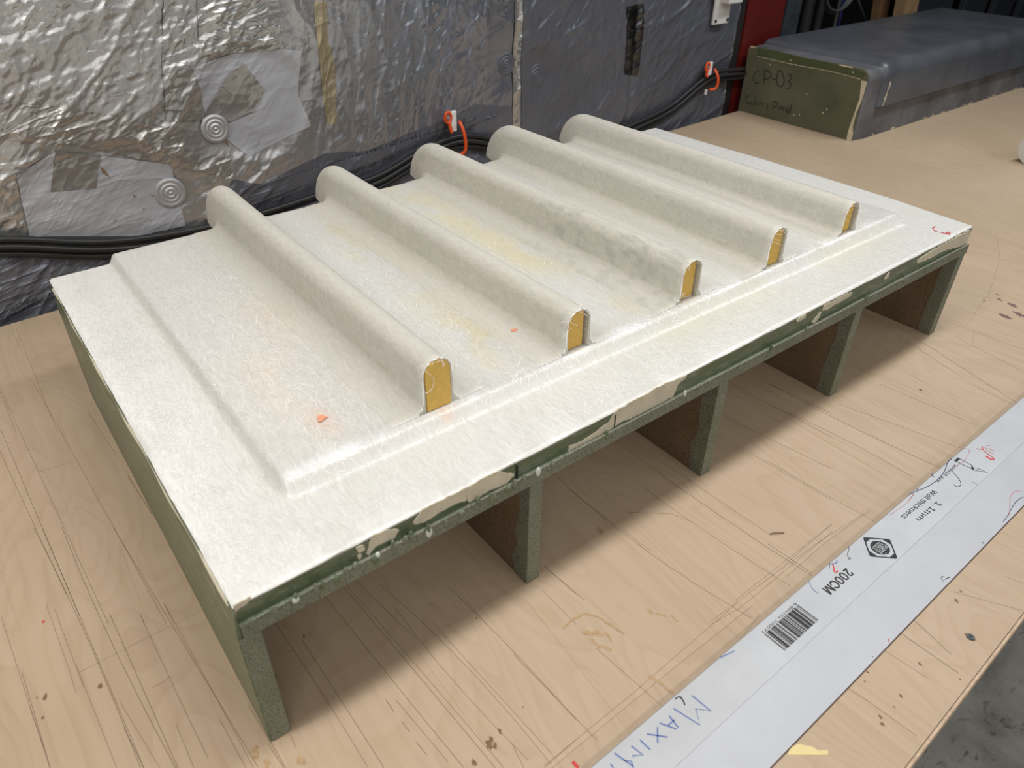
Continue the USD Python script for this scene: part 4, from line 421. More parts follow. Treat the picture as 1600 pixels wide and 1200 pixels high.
for q in D['fill']:
    pg = Polygon(q).buffer(0).buffer(-.0006).buffer(.0016, 3).segmentize(.002)
    pg = pg if pg.geom_type == 'Polygon' else max(pg.geoms, key=lambda a_: a_.area)
    cc_ = np.array(pg.exterior.coords); cc_ = cc_ + .0042 * np.stack([meshkit.fbm(np.c_[cc_ * 160, 0 * cc_[:, 0]], 3, sd) - .5 for sd in (61, 62)], 1)
    poly = Polygon(cc_).buffer(0).intersection(sbox(0.001, .1742, 1.267, .212)).buffer(0)
    if poly.is_empty: continue
    for g in getattr(poly, 'geoms', [poly]):
        if g.area < 2e-6: continue
        m = trimesh.creation.extrude_polygon(g, .0012, engine='earcut')
        m.apply_transform(np.array([[1, 0, 0, 0], [0, 0, -1, -.0036], [0, 1, 0, TZ], [0, 0, 0, 1.]]))
        obj('filler_patch', m, 'filler', mould)
g = np.random.default_rng(3)
for k in range(34):                                  # paint and resin runs over the deck edge
    x = ([.05, .075, .098, .13, .16, .185, .205, .26, .29, .42, .55, .72, .8, .95, 1.06, 1.13] + list(np.linspace(.03, .36, 18)))[k]
    l = g.uniform(.006, .016); m = trimesh.creation.icosphere(2, 1.0); m.apply_scale((g.uniform(.0016, .004), .0022, l / 2)); m.apply_translation((x, -.0085, ZS - l * .25 + g.uniform(-.003, .006)))
    obj('drip', m, 'drip' if k % 7 == 3 else 'green_paint' if k % 2 else 'chip_green', mould, smooth=True)
slot = [((0.2955), .0007), (0.435, .0006)]
for x, w in slot: obj('saw_cut', box(x - w, x + w, -.0056, -.0042, ZS + .0006, float(z0(x)) - .006), 'post_black', mould)
ps = np.array([(x_, y_, z_) for y_ in (-.0075, .70) for x_, z_ in ((-.0050, TZ + .0004), (-.0030, TZ + .0004), (-.0043, ZB + .002), (-.0010, TZ + .1905), (0.0003, TZ + .1905))])
obj('painted_side', trimesh.convex.convex_hull(ps), 'green_paint', mould)
# filler showing along the left flange edge
obj('filler_bead', tube([(-.0008, y, float(z0(0)) - .0065 + .0012 * math.sin(y * 31)) for y in np.linspace(.004, .70, 60)], [.0012 + .0007 * math.sin(y * 47) for y in np.linspace(.004, .7, 60)], 6), 'filler', mould)

# ------------------------------------------------------------------ fibreglass panel
PT = 0.0035
def plat(x, y):
    # signed distance into the raised field: open at the back edge
    dx = np.minimum(x - 0.082, 1.196 - 0.012 * y - x); dy = y - 0.077 + 0.009 * x
    dx = dx * 2.3
    r = 0.03; qx, qy = r - dx, r - dy
    d = r - (np.hypot(np.maximum(qx, 0), np.maximum(qy, 0)) + np.minimum(np.maximum(qx, qy), 0))
    h = sstep(0.0, 0.026, d)
    return 0.0128 * h
def wave(x, y): return 0.0011 * (meshkit.fbm(np.stack([x * 7, y * 7, 0 * x], -1), 3, 21) - .5)
def bent(x, s, h):
    """Point at run s and height h above the flange plane; past the back edge the sheet turns down over it."""
    x = np.asarray(x, float); s = np.asarray(s, float); th = np.clip((s - YBK(x)) / R0, 0, 1.45); flat_ = s <= YBK(x)
    y = np.where(flat_, s, YBK(x) + (R0 + h) * np.sin(th)); z = np.where(flat_, z0(x) + h, z0(x) - R0 + (R0 + h) * np.cos(th))
    return np.stack([x, y, z], -1)
def zpanel(x, y):
    x = np.asarray(x, float); y = np.asarray(y, float)
    return z0(x) + plat(x, y) + wave(x, y)
nu = 400
sv = np.r_[np.linspace(0, .722, 225), .722 + np.linspace(.03, 1.45, 18) * R0]; nv = len(sv)
uu, ss = np.meshgrid(np.linspace(0, 1, nu), sv, indexing='ij'); ss = ss - .014 * uu * 1.27 * np.clip(ss / .5, 0, 1)
ex = 0.0012 * (meshkit.fbm(np.stack([uu * 40, ss * 50, 0 * uu], -1), 3, 5) - .5)
gxx = uu * XRT(np.minimum(ss, .70)); gss = ss + YF(gxx) * np.clip(1 - ss / .1, 0, 1)
gxx = gxx + ex * ((uu == 0) | (uu == 1)); gss = gss + ex * (sv == 0)[None, :]
edge = np.minimum(np.minimum(gxx, XRT(ss) - gxx), gss - YF(gxx))
hh = plat(gxx, np.minimum(gss, .70)) + wave(gxx, gss) - 0.0022 * (1 - np.sqrt(np.clip(1 - (1 - np.clip(edge / .004, 0, 1)) ** 2, 0, 1)))
Pt = bent(gxx, gss, hh)
Pl = bent(gxx, gss, np.maximum(hh - .0034, -.0034))
def sheet(A, B):
    n, m = A.shape[:2]; up = grid(A); lo = grid(B); lo.invert()
    ring = [(i, 0) for i in range(n)] + [(n - 1, j) for j in range(1, m)] + [(i, m - 1) for i in range(n - 2, -1, -1)] + [(0, j) for j in range(m - 2, 0, -1)]
    a = np.array([A[i, j] for i, j in ring]); b = np.array([B[i, j] for i, j in ring]); k = len(ring)
    f = []
    for i in range(k): j = (i + 1) % k; f += [(i, k + i, k + j), (i, k + j, j)]
    return trimesh.util.concatenate([up, lo, trimesh.Trimesh(np.vstack([a, b]), f, process=False)])
BASE = np.array((0.700, 0.690, 0.655))
RX = [0.2725, 0.4680, 0.6715, 0.8510, 1.0440]
RY = [0.1070, 0.1010, 0.1030, 0.0970, 0.0970]
def tint(x, y):
    c = np.tile(BASE, (len(x), 1)); n = meshkit.fbm(np.stack([x * 9, y * 5, 0 * x], -1), 4, 31); n2 = meshkit.fbm(np.stack([x * 30, y * 14, 0 * x], -1), 3, 33)
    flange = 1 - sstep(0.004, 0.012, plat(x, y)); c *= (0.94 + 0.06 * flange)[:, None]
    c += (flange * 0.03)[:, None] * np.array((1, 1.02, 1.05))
    rimd = np.minimum(x, y + .004); c += (0.10 * np.exp(-rimd / .03) * sstep(.3, .6, n2) * (1 - sstep(.5, .9, x)))[:, None] * np.array((.95, .98, 1.1))  # paler dry fibre and lamp glints painted along left and front rim
    def add(w, col):
        w = np.clip(w, 0, 1)[:, None]; c[:] = c * (1 - w) + np.array(col) * w
    ins = sstep(0.10, 0.14, y)
    add(ins * np.exp(-((x - .392) / .035) ** 2) * sstep(.28, .58, n) * sstep(.25, .55, n2) * 0.85, (.66, .60, .405))
    add(ins * np.exp(-((x - .575) / .033) ** 2) * sstep(.28, .6, n) * sstep(.25, .55, n2) * 0.85, (.69, .635, .44))
    add(ins * np.exp(-((x - .775) / .04) ** 2) * sstep(.45, .7, n) * 0.4, (.70, .69, .55))
    add(ins * np.exp(-((x - .172) / .05) ** 2 - ((y - .25) / .13) ** 2) * sstep(.3, .6, n) * 0.5, (.76, .64, .49))
    add(ins * np.exp(-((x - .205) / .03) ** 2 - ((y - .42) / .1) ** 2) * 0.4 * sstep(.3, .6, n), (.75, .65, .51))
    add(np.exp(-((y - .07) / .03) ** 2) * sstep(.3, .5, x) * sstep(.45, .65, n) * .35, (.71, .67, .50))
    for gx_, gy_ in D['ptint']['green']: add(np.exp(-((x - gx_) / .03) ** 2 - ((y - gy_) / .05) ** 2) * .5 * sstep(.4, .65, n2), (.52, .55, .45))
    gx_, gy_ = D['ptint']['pl'][1]; add(np.exp(-((x - gx_) / .012) ** 2 - ((y - gy_) / .03) ** 2) * .35 * n2 * 1.6, (.80, .50, .38))
    gx_, gy_ = D['ptint']['pl'][2]; add(np.exp(-((x - gx_) / .008) ** 2 - ((y - gy_) / .008) ** 2) * .4 * n2 * 1.6, (.82, .50, .36))
    # dry white strands along the step, plus gloss highlight painted on its lip
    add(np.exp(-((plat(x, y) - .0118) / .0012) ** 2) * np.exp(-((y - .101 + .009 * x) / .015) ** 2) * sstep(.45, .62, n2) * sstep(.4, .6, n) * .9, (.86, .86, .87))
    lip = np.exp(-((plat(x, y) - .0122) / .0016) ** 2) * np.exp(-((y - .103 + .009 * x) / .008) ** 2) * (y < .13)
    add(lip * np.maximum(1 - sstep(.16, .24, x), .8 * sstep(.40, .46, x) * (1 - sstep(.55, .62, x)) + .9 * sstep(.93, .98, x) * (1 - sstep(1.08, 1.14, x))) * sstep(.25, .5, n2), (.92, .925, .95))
    return np.clip(c, 0, .95)
panel = thing('fibreglass_panel', 'cream fibreglass panel with five rounded ribs, lying on the green mould stand', 'panel')
sk = sheet(Pt, Pl)
skin = obj('skin', sk, 'fibreglass', panel, smooth=40) if False else None
v_, f_, n_ = meshkit.arrays(sk, True)
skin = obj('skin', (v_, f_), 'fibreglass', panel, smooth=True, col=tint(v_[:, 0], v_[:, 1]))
# ribs: glass laid over a foam core, with feathered flanges either side
def rib_profile(hgt):
    pts = [(-.060, -.0004), (-.0597, .0009), (-.045, .0011), (-.034, .0013)]
    r = .0125; cx, cy = -.0195 - r, .0013 + r
    for a in np.linspace(-90, -8, 9)[1:]: pts.append((cx + r * math.cos(math.radians(a)), cy + r * math.sin(math.radians(a))))
    top_ = hgt - .0178
    pts += [(-.0187, .017 + .4 * (top_ - .017)), (-.0181, .017 + .8 * (top_ - .017))]
    for a in np.linspace(180, 90, 11)[0:]: pts.append((.0178 * math.cos(math.radians(a)), top_ + .0178 * math.sin(math.radians(a))))
    pts += [(-a, b) for a, b in pts[::-1][1:]]
    return np.array(pts)
RH = [0.0633, 0.0570, 0.0592, 0.0605, 0.0515]
def lay(x, y): return zpanel(x, y)
for i, rx in enumerate(RX):
    RP = rib_profile(RH[i])
    yk = float(YBK(rx)); ys = np.r_[RY[i] + np.linspace(-.002, .002, 3), np.linspace(RY[i] + .008, yk, 90), yk + np.linspace(.05, 1.43, 24) * R0]
    bend = lambda y: rx + (0.0008 * np.sin(y * 9 + i) - RSK * (y - .11))
    RSK = (0.0, 0.004, 0.012, 0.006, 0.010)[i]
    rows = []
    for k, y in enumerate(ys):
        b = RP[:, 1].copy(); a = RP[:, 0].copy()
        rag = 0.0 if k > 2 else 1.0
        jag = (meshkit.fbm(np.c_[RP[:, 0] * 420 + i * 17, RP[:, 1] * 420, 0 * a], 2, 40 + i) - .5) * 0.0022
        edge_j = np.where(np.abs(a) > .055, (meshkit.noise(np.c_[np.full(len(a), y * 160), np.full(len(a), i * 7.3), np.sign(a)], 5) - .5) * .003, 0)
        bx = bend(y) + a + edge_j; by = np.full(len(a), y) + jag * rag
        if k == 0: b = np.where(b < .0035, b * .12, b)
        wob = 0.0007 * (meshkit.fbm(np.c_[bx * 25, by * 9, b * 25], 2, 60 + i) - .5) * (b > .003)
        rows.append(bent(bx + wob, by, plat(bx, np.minimum(by, .70)) + wave(bx, by) + b + wob))
    G = np.array(rows)
    out = grid(G); 
    # inner face and front rim of the hollow laminate
    core = np.abs(RP[:, 0]) < .07
    nrm = np.gradient(RP, axis=0); nrm = np.c_[nrm[:, 1], -nrm[:, 0]]; nrm /= np.linalg.norm(nrm, axis=1, keepdims=True)
    th_ = 0.0019
    G2 = G[:14][:, core].copy(); G2[..., 0] += nrm[core][:, 0] * th_; G2[..., 2] += nrm[core][:, 1] * th_
    wide = np.abs(RP[core][:, 0]) > .0162; G2[:, wide, 0] = np.array([float(bend(y)) for y in ys[:14]])[:, None] + np.sign(RP[core][wide, 0])[None, :] * .0162; G2[:, wide & (RP[core][:, 1] < .016), 2] = 0
    G2[..., 2] = np.maximum(G2[..., 2], lay(G2[..., 0], G2[..., 1]) + .0001)
    inn = grid(G2); inn.invert()
    A, B = G[0][core], G2[0]; k = len(A)
    rim = trimesh.Trimesh(np.vstack([A, B]), [f for j in range(k - 1) for f in ((j, j + 1, k + j), (j + 1, k + j + 1, k + j))], process=False)
    parts = [out, inn, rim]
    for m_ in parts[:1]:
        if m_.face_normals[:, 2].mean() < 0: m_.invert()
    rm = cat_(parts); v_, f_, n_ = meshkit.arrays(rm, True)
    tt = np.tile(np.array((.610, .588, .525)), (len(v_), 1))
    nn = meshkit.fbm(v_ * np.array([14, 6, 14]), 4, 70 + i)
    tt = tt * (0.97 + 0.06 * nn)[:, None]
    gy_ = sstep(.5, .66, meshkit.fbm(v_ * np.array([170, 80, 170]), 3, 80 + i)) * sstep(.45, .62, meshkit.fbm(v_ * np.array([10, 4, 10]), 2, 90))
    amt = (0.12, 0.15, 0.55, 0.3, 0.3)[i] * np.where(v_[:, 1] < .40, 1.0, .25)
    tt = tt * (1 - (gy_ * amt)[:, None]) + np.array((.40, .41, .36)) * (gy_ * amt)[:, None]
    low = np.clip(1 - (v_[:, 2] - lay(v_[:, 0], np.minimum(v_[:, 1], .70))) / .003, 0, 1) * (v_[:, 1] < .71)
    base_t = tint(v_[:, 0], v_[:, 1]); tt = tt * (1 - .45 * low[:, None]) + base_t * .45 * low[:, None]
    front = (np.abs(v_[:, 1] - RY[i] + .001) < .0042)[:, None] * 0.35
    tt = tt * (1 - front) + np.array((.80, .78, .70)) * front
    rib = obj('rib', (v_, f_), 'fibreglass_rib', panel, smooth=True, col=np.clip(tt, 0, .95))
    # foam core, seen at the cut front end
    fl_, fr_ = [(-.0152, .0152), (-.0155, .0125), (-.0153, .0135), (-.0152, .0150), (-.0152, .0120)][i]; y0_ = RY[i] + (-.0035, .0035, .004, .002, .0035)[i]
    pts = [(fl_, .0012)] + [( (0.0155) * math.cos(math.radians(a)), RH[i] - .0175 + .0155 * math.sin(math.radians(a))) for a in np.linspace(180, 0, 21)] + [(fr_, .0012)]
    poly = Polygon(pts).intersection(sbox(fl_, 0, fr_, .1))
    m = trimesh.creation.extrude_polygon(poly, .05, engine='earcut')
    T4 = np.array([[1, 0, 0, float(bend(.11))], [0, 0, 1, y0_], [0, 1, 0, float(lay(rx, RY[i] + .004))], [0, 0, 0, 1.]])
    m.apply_transform(T4); m.fix_normals()
    obj('foam_core', m, 'foam', rib)
    # frayed threads round the cut edge
    thr = []
    gg = np.random.default_rng(100 + i)
    for k in range(26):
        j = gg.integers(4, len(RP) - 4); p = G[0][j]; d_ = gg.normal(0, .006, 3) + np.array([0, -.003, 0])
        d_[2] *= .7; thr.append(tube([p, p + d_ * .5 + gg.normal(0, .001, 3), p + d_], .00016, 4))
    arch = [j for j in range(len(RP)) if RP[j, 1] > .004]
    thr.append(tube([G[0][j] + np.array([0, -.0006 + .0006 * math.sin(j * 2.1), .0002]) for j in arch], [.0006 + .0004 * math.sin(j * 1.7) for j in arch], 5))
    for sgn in (0, 1):                         # ragged front edge of the flange
        jj = [j for j in range(len(RP)) if (RP[j, 0] < -.02 if sgn == 0 else RP[j, 0] > .02) and RP[j, 1] < .004]
        thr.append(tube([G[0][j] + np.array([0, -.0004, .0006]) for j in jj], .00055, 5))
    if i == 0:
        c0 = np.array([rx - .008, RY[0] - .0045, float(lay(rx, .11)) + .036]); thr.append(tube([c0 + np.array([-.012, -.0, .028]), c0 + np.array([-.004, -.0008, .016]), c0 + np.array([.002, -.001, .004]), c0 + np.array([-.002, -.0012, -.006]), c0 + np.array([-.009, -.0006, -.008])], .00022, 4, sm=6))
    obj('frayed_thread', cat_(thr), 'glass_thread', rib, kind='stuff')
# loose strands bonded in and lying on the surface
gg = np.random.default_rng(11); fib = []
def strand(x, y, ln, a, cur, w, lift=.0004):
    t = np.linspace(-.5, .5, 5); px = x + ln * (t * math.cos(a) - cur * t * t * math.sin(a)); py = y + ln * (t * math.sin(a) + cur * t * t * math.cos(a))
    if y < .13 and gg.uniform() > sstep(.35, .6, float(meshkit.fbm(np.array([[x * 9, 3.3, 0]]), 2, 55)[0])) + .15 and ln < .021: return
    ok = (px > .004) & (px < XRT(py) - .006) & (py > .004) & (py < .70)
    if not ok.all(): return
    fib.append(ribbon(np.c_[px, py], w, lambda p: np.c_[p, zpanel(p[:, 0], p[:, 1]) + lift], 1))
for k in range(1500):
    x = gg.uniform(.01, 1.26); y = gg.uniform(.01, .70)
    strand(x, y, gg.uniform(.008, .028), gg.uniform(0, np.pi), gg.normal(0, .5), gg.uniform(.00028, .0005))
for k in range(700):                                   # denser on the near field and along the step
    x = gg.choice([.13, .17, .21, .35, .40]) + gg.normal(0, .03); y = gg.uniform(.08, .55)
    strand(x, y, gg.uniform(.010, .034), gg.uniform(0, np.pi), gg.normal(0, .6), gg.uniform(.0003, .0006))
for k in range(900):
    x = gg.uniform(.09, 1.2); strand(x, .101 - .008 * x + gg.normal(0, .008), gg.uniform(.006, .02), gg.uniform(0, np.pi), gg.normal(0, .5), gg.uniform(.0003, .0006))
for k in range(1900):                                  # glossy flange, near corner and edges
    s = gg.uniform(0, 1)
    if s < .45: x, y = abs(gg.normal(0, .03)) + .004, gg.uniform(.01, .6)
    else: x, y = gg.uniform(.01, 1.2), abs(gg.normal(0, .025)) + .004
    strand(x, y, gg.uniform(.008, .022), gg.uniform(0, np.pi), gg.normal(0, .5), gg.uniform(.00028, .00055))
obj('loose_strand', cat_(fib), 'glass_thread', panel, kind='stuff')
on_panel = lambda lift: (lambda p: np.c_[p, zpanel(p[:, 0], p[:, 1]) + lift])
obj('marker_mark', flat(blot(D['ptint']['pl'][1], .0058, 5, .8), on_panel(.0019)), 'ink_orange', panel, label='small orange marker smudge')
obj('marker_mark', flat(blot((D['ptint']['pl'][0][0] + .265, D['ptint']['pl'][0][1] - .006), .004, 6, .8), on_panel(.0019)), 'ink_orange', panel, label='small orange marker smudge')
obj('marker_mark', cat_([ribbon(l, .0022, on_panel(.0007)) for l in D['ptint']['red']]), 'ink_red', panel, label='red pen scribble')

# ------------------------------------------------------------------ straightedge
sea = 0.0158; d_ = np.array([math.cos(sea), math.sin(sea)]); org = np.array([-1.4134, -0.2445]) + 1.25 * d_
se = thing('straightedge', 'long grey aluminium straightedge with printed marks, lying along the bench front', 'straightedge', (org[0], org[1], TZ), sea)
zse = lambda t: np.where(t <= .0485, .018, .018 - .0155 * (t - .0485) / .0515)
sec = [(0, .0002), (0, .0168), (.0012, .018), (.0485, .018), (.1, .0025), (.1, .0002)]
def extr(sec, L):
    n = len(sec); v = np.array([(s, -a, b) for s in (0, L) for a, b in sec]); f = []
    for k in range(n): j = (k + 1) % n; f += [(k, j, n + j), (k, n + j, n + k)]
    f += [(0, k + 1, k) for k in range(1, n - 1)] + [(n, n + k, n + k + 1) for k in range(1, n - 1)]
    m = trimesh.Trimesh(v, f, process=False); trimesh.repair.fix_normals(m); return m
obj('flat_bar', extr([(0, .0006), (0, .0168), (.0012, .018), (.0483, .018), (.0483, .0006)], 2.0), 'aluminium', se)
obj('bevel_bar', extr([(.0485, .0006), (.0485, .0179), (.1, .0026), (.1, .0006)], 2.0), 'aluminium_slope', se)
obj('crevice_shadow', extr([(.0975, .00005), (.0975, .0011), (.1009, .0011), (.1009, .00005)], 2.0), 'crevice_shade', se, label='dark reddish crevice shadow made as a strip under the thin edge')  # shade of the crevice, modelled as a dark strip
on_se = lambda p: np.c_[p[:, 0], -p[:, 1], zse(p[:, 1]) + .00025]
for k, w, l in D['sm']:
    obj('marker_line', ribbon(l, w * .00062, on_se, 1 if k == 'blue' and w > 1.9 else 3), 'ink_' + k, se, label='%s marker stroke' % {'navy': 'dark blue'}.get(k, k))
def lettering(text, a, b, up, name, bold=False):
    a, b, up = map(np.array, (a, b, up)); m = meshkit.text_mesh(text, 1.0, .02, bold)
    v = m.vertices.copy(); wd = v[:, 0].max() - v[:, 0].min(); v[:, 0] -= v[:, 0].min()
    hgt = float(up); q = a + np.outer(v[:, 0] / wd, b - a); n = np.array([0, 1.0])
    q = q + np.outer(v[:, 1] * hgt, n)
    m.vertices = np.c_[q[:, 0], -q[:, 1], .0181 + v[:, 2] * .008]
    trimesh.repair.fix_normals(m)
    obj('printed_lettering', m, 'ink_black', se, label=name)
T_ = D['txt']
lettering('200CM', (T_['200CM'][0][0], .0168), (T_['200CM'][1][0], .0168), .0108, 'black print reading 200CM', True)
lettering('Wall thickness', (.9938, .0152), (.9117, .0138), .0068, 'black print reading Wall thickness')
lettering('1.1mm', (.976, .0292), (.9234, .0275), .0072, 'black print reading 1.1mm')
lettering('100x18 mm', (1.069, .0092), (1.0142, .0098), .0042, 'black print reading 100x18 mm')
# barcode
bits = '101000110100110010011010111011000110100010011010101011100110011100101100110101110010011101000100101'
x1b, x0b = .6884, .6258; mod = (x1b - x0b) / len(bits); bars = []; k = 0
wide = {8: 3, 30: 3.5, 62: 4, 70: 3, 78: 3}
while k < len(bits):
    if bits[k] == '1':
        j = k
        while j < len(bits) and bits[j] == '1': j += 1
        bars.append(sbox(x0b + k * mod, .0125, x0b + j * mod, .0383)); k = j
    else: k += 1
for s in (.1, .42, .70, .80): bars.append(sbox(x0b + s * (x1b - x0b), .0125, x0b + s * (x1b - x0b) + .0018, .0383))
obj('barcode', flat(unary_union(bars), on_se), 'ink_black', se, label='black barcode print')
dg = meshkit.text_mesh('8 004231 700572', 1.0, .02); v = dg.vertices; v[:, 0] -= v[:, 0].min()
dg.vertices = np.c_[x1b - v[:, 0] / v[:, 0].max() * (x1b - x0b), -(.0088 + v[:, 1] * .0027), .0181 + v[:, 2] * .008]; trimesh.repair.fix_normals(dg)
obj('printed_lettering', dg, 'ink_black', se, label='small digits beside the barcode')
# maker's diamond
lg = Polygon(D['logo']); cx, cy = lg.centroid.x, lg.centroid.y
rim_ = lg.buffer(-.0028).buffer(.0028)
inner = lg.buffer(-.0016); ax = .0135
cut_ = inner.intersection(sbox(cx - .0152, cy - .0152, cx + .0152, cy + .0152))
octo = inner.intersection(Polygon([(cx + 1.13 * .0146 * math.cos(math.radians(22.5 + 45 * k)), cy + 1.13 * .0146 * math.sin(math.radians(22.5 + 45 * k))) for k in range(8)]))
disc = Point(cx, cy).buffer(.0112, 24)
obj('logo_print', flat(unary_union([rim_.difference(octo), disc]), on_se), 'ink_black', se, label='black diamond logo print')
for word, off, wd_ in (('FORTE', .0003, .0175), ('TOOLS', -.0062, .0165)):
    m = meshkit.text_mesh(word, 1.0, .02, True); v = m.vertices; v[:, 0] -= v[:, 0].min()
    m.vertices = np.c_[cx + wd_ / 2 - v[:, 0] / v[:, 0].max() * wd_, -(cy + off + v[:, 1] * .0055), .01835 + v[:, 2] * .008]; trimesh.repair.fix_normals(m)
    obj('logo_lettering', m, 'aluminium', se, label='pale lettering in the diamond logo')
obj('logo_lettering', ribbon([(cx - .002, cy + .0085), (cx - .006, cy + .0095), (cx - .0085, cy + .0065)], .0006, lambda p: on_se(p) + np.array([0, 0, .0001])), 'aluminium', se)
ic = Polygon(D['icon']).buffer(0); body_ = Polygon([D['icon'][k] for k in (0, 1, 6, 7)]).buffer(0); tip_ = Polygon([D['icon'][k] for k in (2, 3, 4, 5)]).buffer(0)
icon = unary_union([body_.difference(body_.buffer(-.0009)), tip_.difference(tip_.buffer(-.0007)), Polygon([D['icon'][k] for k in (1, 2, 5, 6)]).buffer(0), body_.intersection(sbox(1.0, .0, 1.2, .0085))])
obj('knife_symbol', flat(icon, on_se), 'ink_black', se, label='black outline symbol of a craft knife')

# ------------------------------------------------------------------ dark grey mould at the back right
bm = thing('grey_mould', 'dark grey gelcoat mould block with olive end, standing at the bench far right', 'mould')
BX0, BX1, BY0, BY1 = 2.2, 3.50, 0.728, 1.172
def block(prof_rows, xs):
    rows = [np.array([(x, y, TZ + z) for y, z in pr]) for x, pr in zip(xs, prof_rows)]
    A = np.array(rows); n = A.shape[1]; m = grid(np.concatenate([A, A[:, :1]], 1))
    v = list(m.vertices); f = list(map(tuple, m.faces)); 
    for row, flip in ((rows[0], 0), (rows[-1], 1)):
        c = len(v); v.append(row.mean(0)); s = len(v); v += list(row)
        f += [(c, s + (k + 1) % n, s + k) if flip == 0 else (c, s + k, s + (k + 1) % n) for k in range(n)]
    m = trimesh.Trimesh(np.array(v), np.array(f), process=False); trimesh.repair.fix_normals(m); return m
def rounded(y0, y1, z0_, z1, r, n=8, back=.012):
    pts = [(y0, z0_), (y1, z0_)]
    pts += [(y1 - back + back * math.cos(a), z1 - back + back * math.sin(a)) for a in np.linspace(0, math.pi / 2, 5)]
    pts += [(y0 + r - r * math.sin(a), z1 - r + r * math.cos(a)) for a in np.linspace(0, math.pi / 2, n)]
    return pts
obj('base_block', block([rounded(BY0 + .004, BY1, 0.0005, .206, .030), rounded(BY0 - .004, BY1, .0005, .208, .030), rounded(BY0 - .004, BY1, .0005, .208, .03)], [BX0 + .004, BX0 + .05, BX1]), 'gelcoat_scuffed', bm, smooth=35)
# raised field: starts a hand back from the end, rounded front shoulder
up_rows, up_x = [], []
for x, t in ((2.270, 0.0), (2.276, .55), (2.285, .85), (2.300, 1.0), (BX1 - .03, 1.0), (BX1 - .012, .8), (BX1 - .004, .0)):
    y0r = BY0 - .006 - .011 * t; top_ = .207 + .017 * t
    up_rows.append(rounded(y0r, BY1 - .006 + .004 * t, .094, top_, .045)); up_x.append(x)
obj('raised_field', block(up_rows, up_x), 'gelcoat_grey', bm, smooth=40)
bend_ = Polygon(D['box']['outline']).buffer(0).intersection(sbox(.60, .0008, 1.3, .21))
onB = lambda lift: (lambda p: np.c_[np.full(len(p), BX0 - lift), p[:, 0], TZ + p[:, 1]])
def plateB(poly, x0, th):
    m = trimesh.creation.extrude_polygon(poly, th, engine='earcut'); m.apply_transform(np.array([[0, 0, -1, x0], [1, 0, 0, 0], [0, 1, 0, TZ], [0, 0, 0, 1.]])); m.fix_normals(); return m
endp = obj('end_panel', plateB(bend_, BX0 + .004, .004), 'olive_paint', bm, label='olive painted end with pencil writing')
seamz = np.array(D['box']['seam']); sp = Polygon(list(map(tuple, seamz)) + [(.742, .1965), (.78, .2035), (1.14, .2095)]).buffer(0)
obj('end_band', plateB(sp, BX0, .0012), 'olive_band', bm)
obj('seam_line', cat_([ribbon(D['box']['seam'], .0016, onB(.0018))]), 'chip_cream', endp)
obj('chipped_edge', plateB(Polygon(D['box']['chip']).buffer(0).intersection(sbox(.6, .001, 1.3, .3)), BX0, .0016), 'chip_cream', bm, label='cream chipped corner')
obj('chipped_edge', box(2.199, 2.206, 1.135, 1.165, TZ + .2055, TZ + .2085), 'chip_cream', bm)
obj('chipped_edge', box(2.198, 2.205, .79, .835, TZ + .2045, TZ + .2072), 'chip_cream', bm)
zz = np.linspace(.096, .192, 14); cp = [(BY0 - .018, z) for z in zz]
cm = [tube([(2.292 + .010 * ((z - .096) / .096) + .0015 * math.sin(z * 300), BY0 - .0175 + (0.001 if z < .165 else .001 + .25 * (z - .165)), TZ + z) for z in zz], [.0018 + .001 * math.sin(z * 170) for z in zz], 6)]
obj('chipped_edge', cm[0], 'chip_cream', bm, label='cream chip down the shoulder edge')
for a_, b_, w_, t_ in ((0, 6, .0042, 'handwriting reading CP-03'), (6, 99, .0034, 'handwritten words below the code')):
    obj('pencil_writing', cat_([ribbon(l, w_, onB(.0006), 2) for l in D['box']['marks'][a_:b_]]), 'ink_pencil', endp, label=t_)
obj('paint_dot', cat_([flat(blot(q, .0022, i, 1), onB(.0014 if i < 3 else .0006)) for i, q in enumerate(D['box']['dots'])]), 'filler', endp, kind='stuff')
g = np.random.default_rng(8)
for k in range(12):
    x = g.uniform(2.24, 3.45); w = g.uniform(.006, .02)
    obj('chip', trimesh.convex.convex_hull(np.array([(x + g.uniform(-w, w), BY0 - .0045, TZ + .001 + g.uniform(0, .007)) for _ in range(5)] + [(x + g.uniform(-w, w), BY0 - .003, TZ + .001 + g.uniform(0, .006)) for _ in range(5)])), 'chip_cream', bm)

# white roll just showing at the right edge
rl = thing('cloth_roll', 'white roll lying on the bench at the right picture edge', 'roll')
ring = trimesh.creation.annulus(.022, .046, .30, sections=48); Tm = trimesh.transformations.rotation_matrix(math.pi / 2, (0, 1, 0)); ring.apply_transform(Tm); ring.apply_transform(trimesh.transformations.rotation_matrix(-.35, (0, 0, 1)))
off_ = np.array([2.404 + .141, .300 - .0515, TZ + .0462]); ring.apply_translation(off_); obj('roll', ring, 'cloth_white', rl, smooth=40)
core = trimesh.creation.annulus(.019, .0219, .304, sections=40); core.apply_transform(Tm); core.apply_transform(trimesh.transformations.rotation_matrix(-.35, (0, 0, 1))); core.apply_translation(off_); obj('core_tube', core, 'batten_wood', rl, smooth=40)

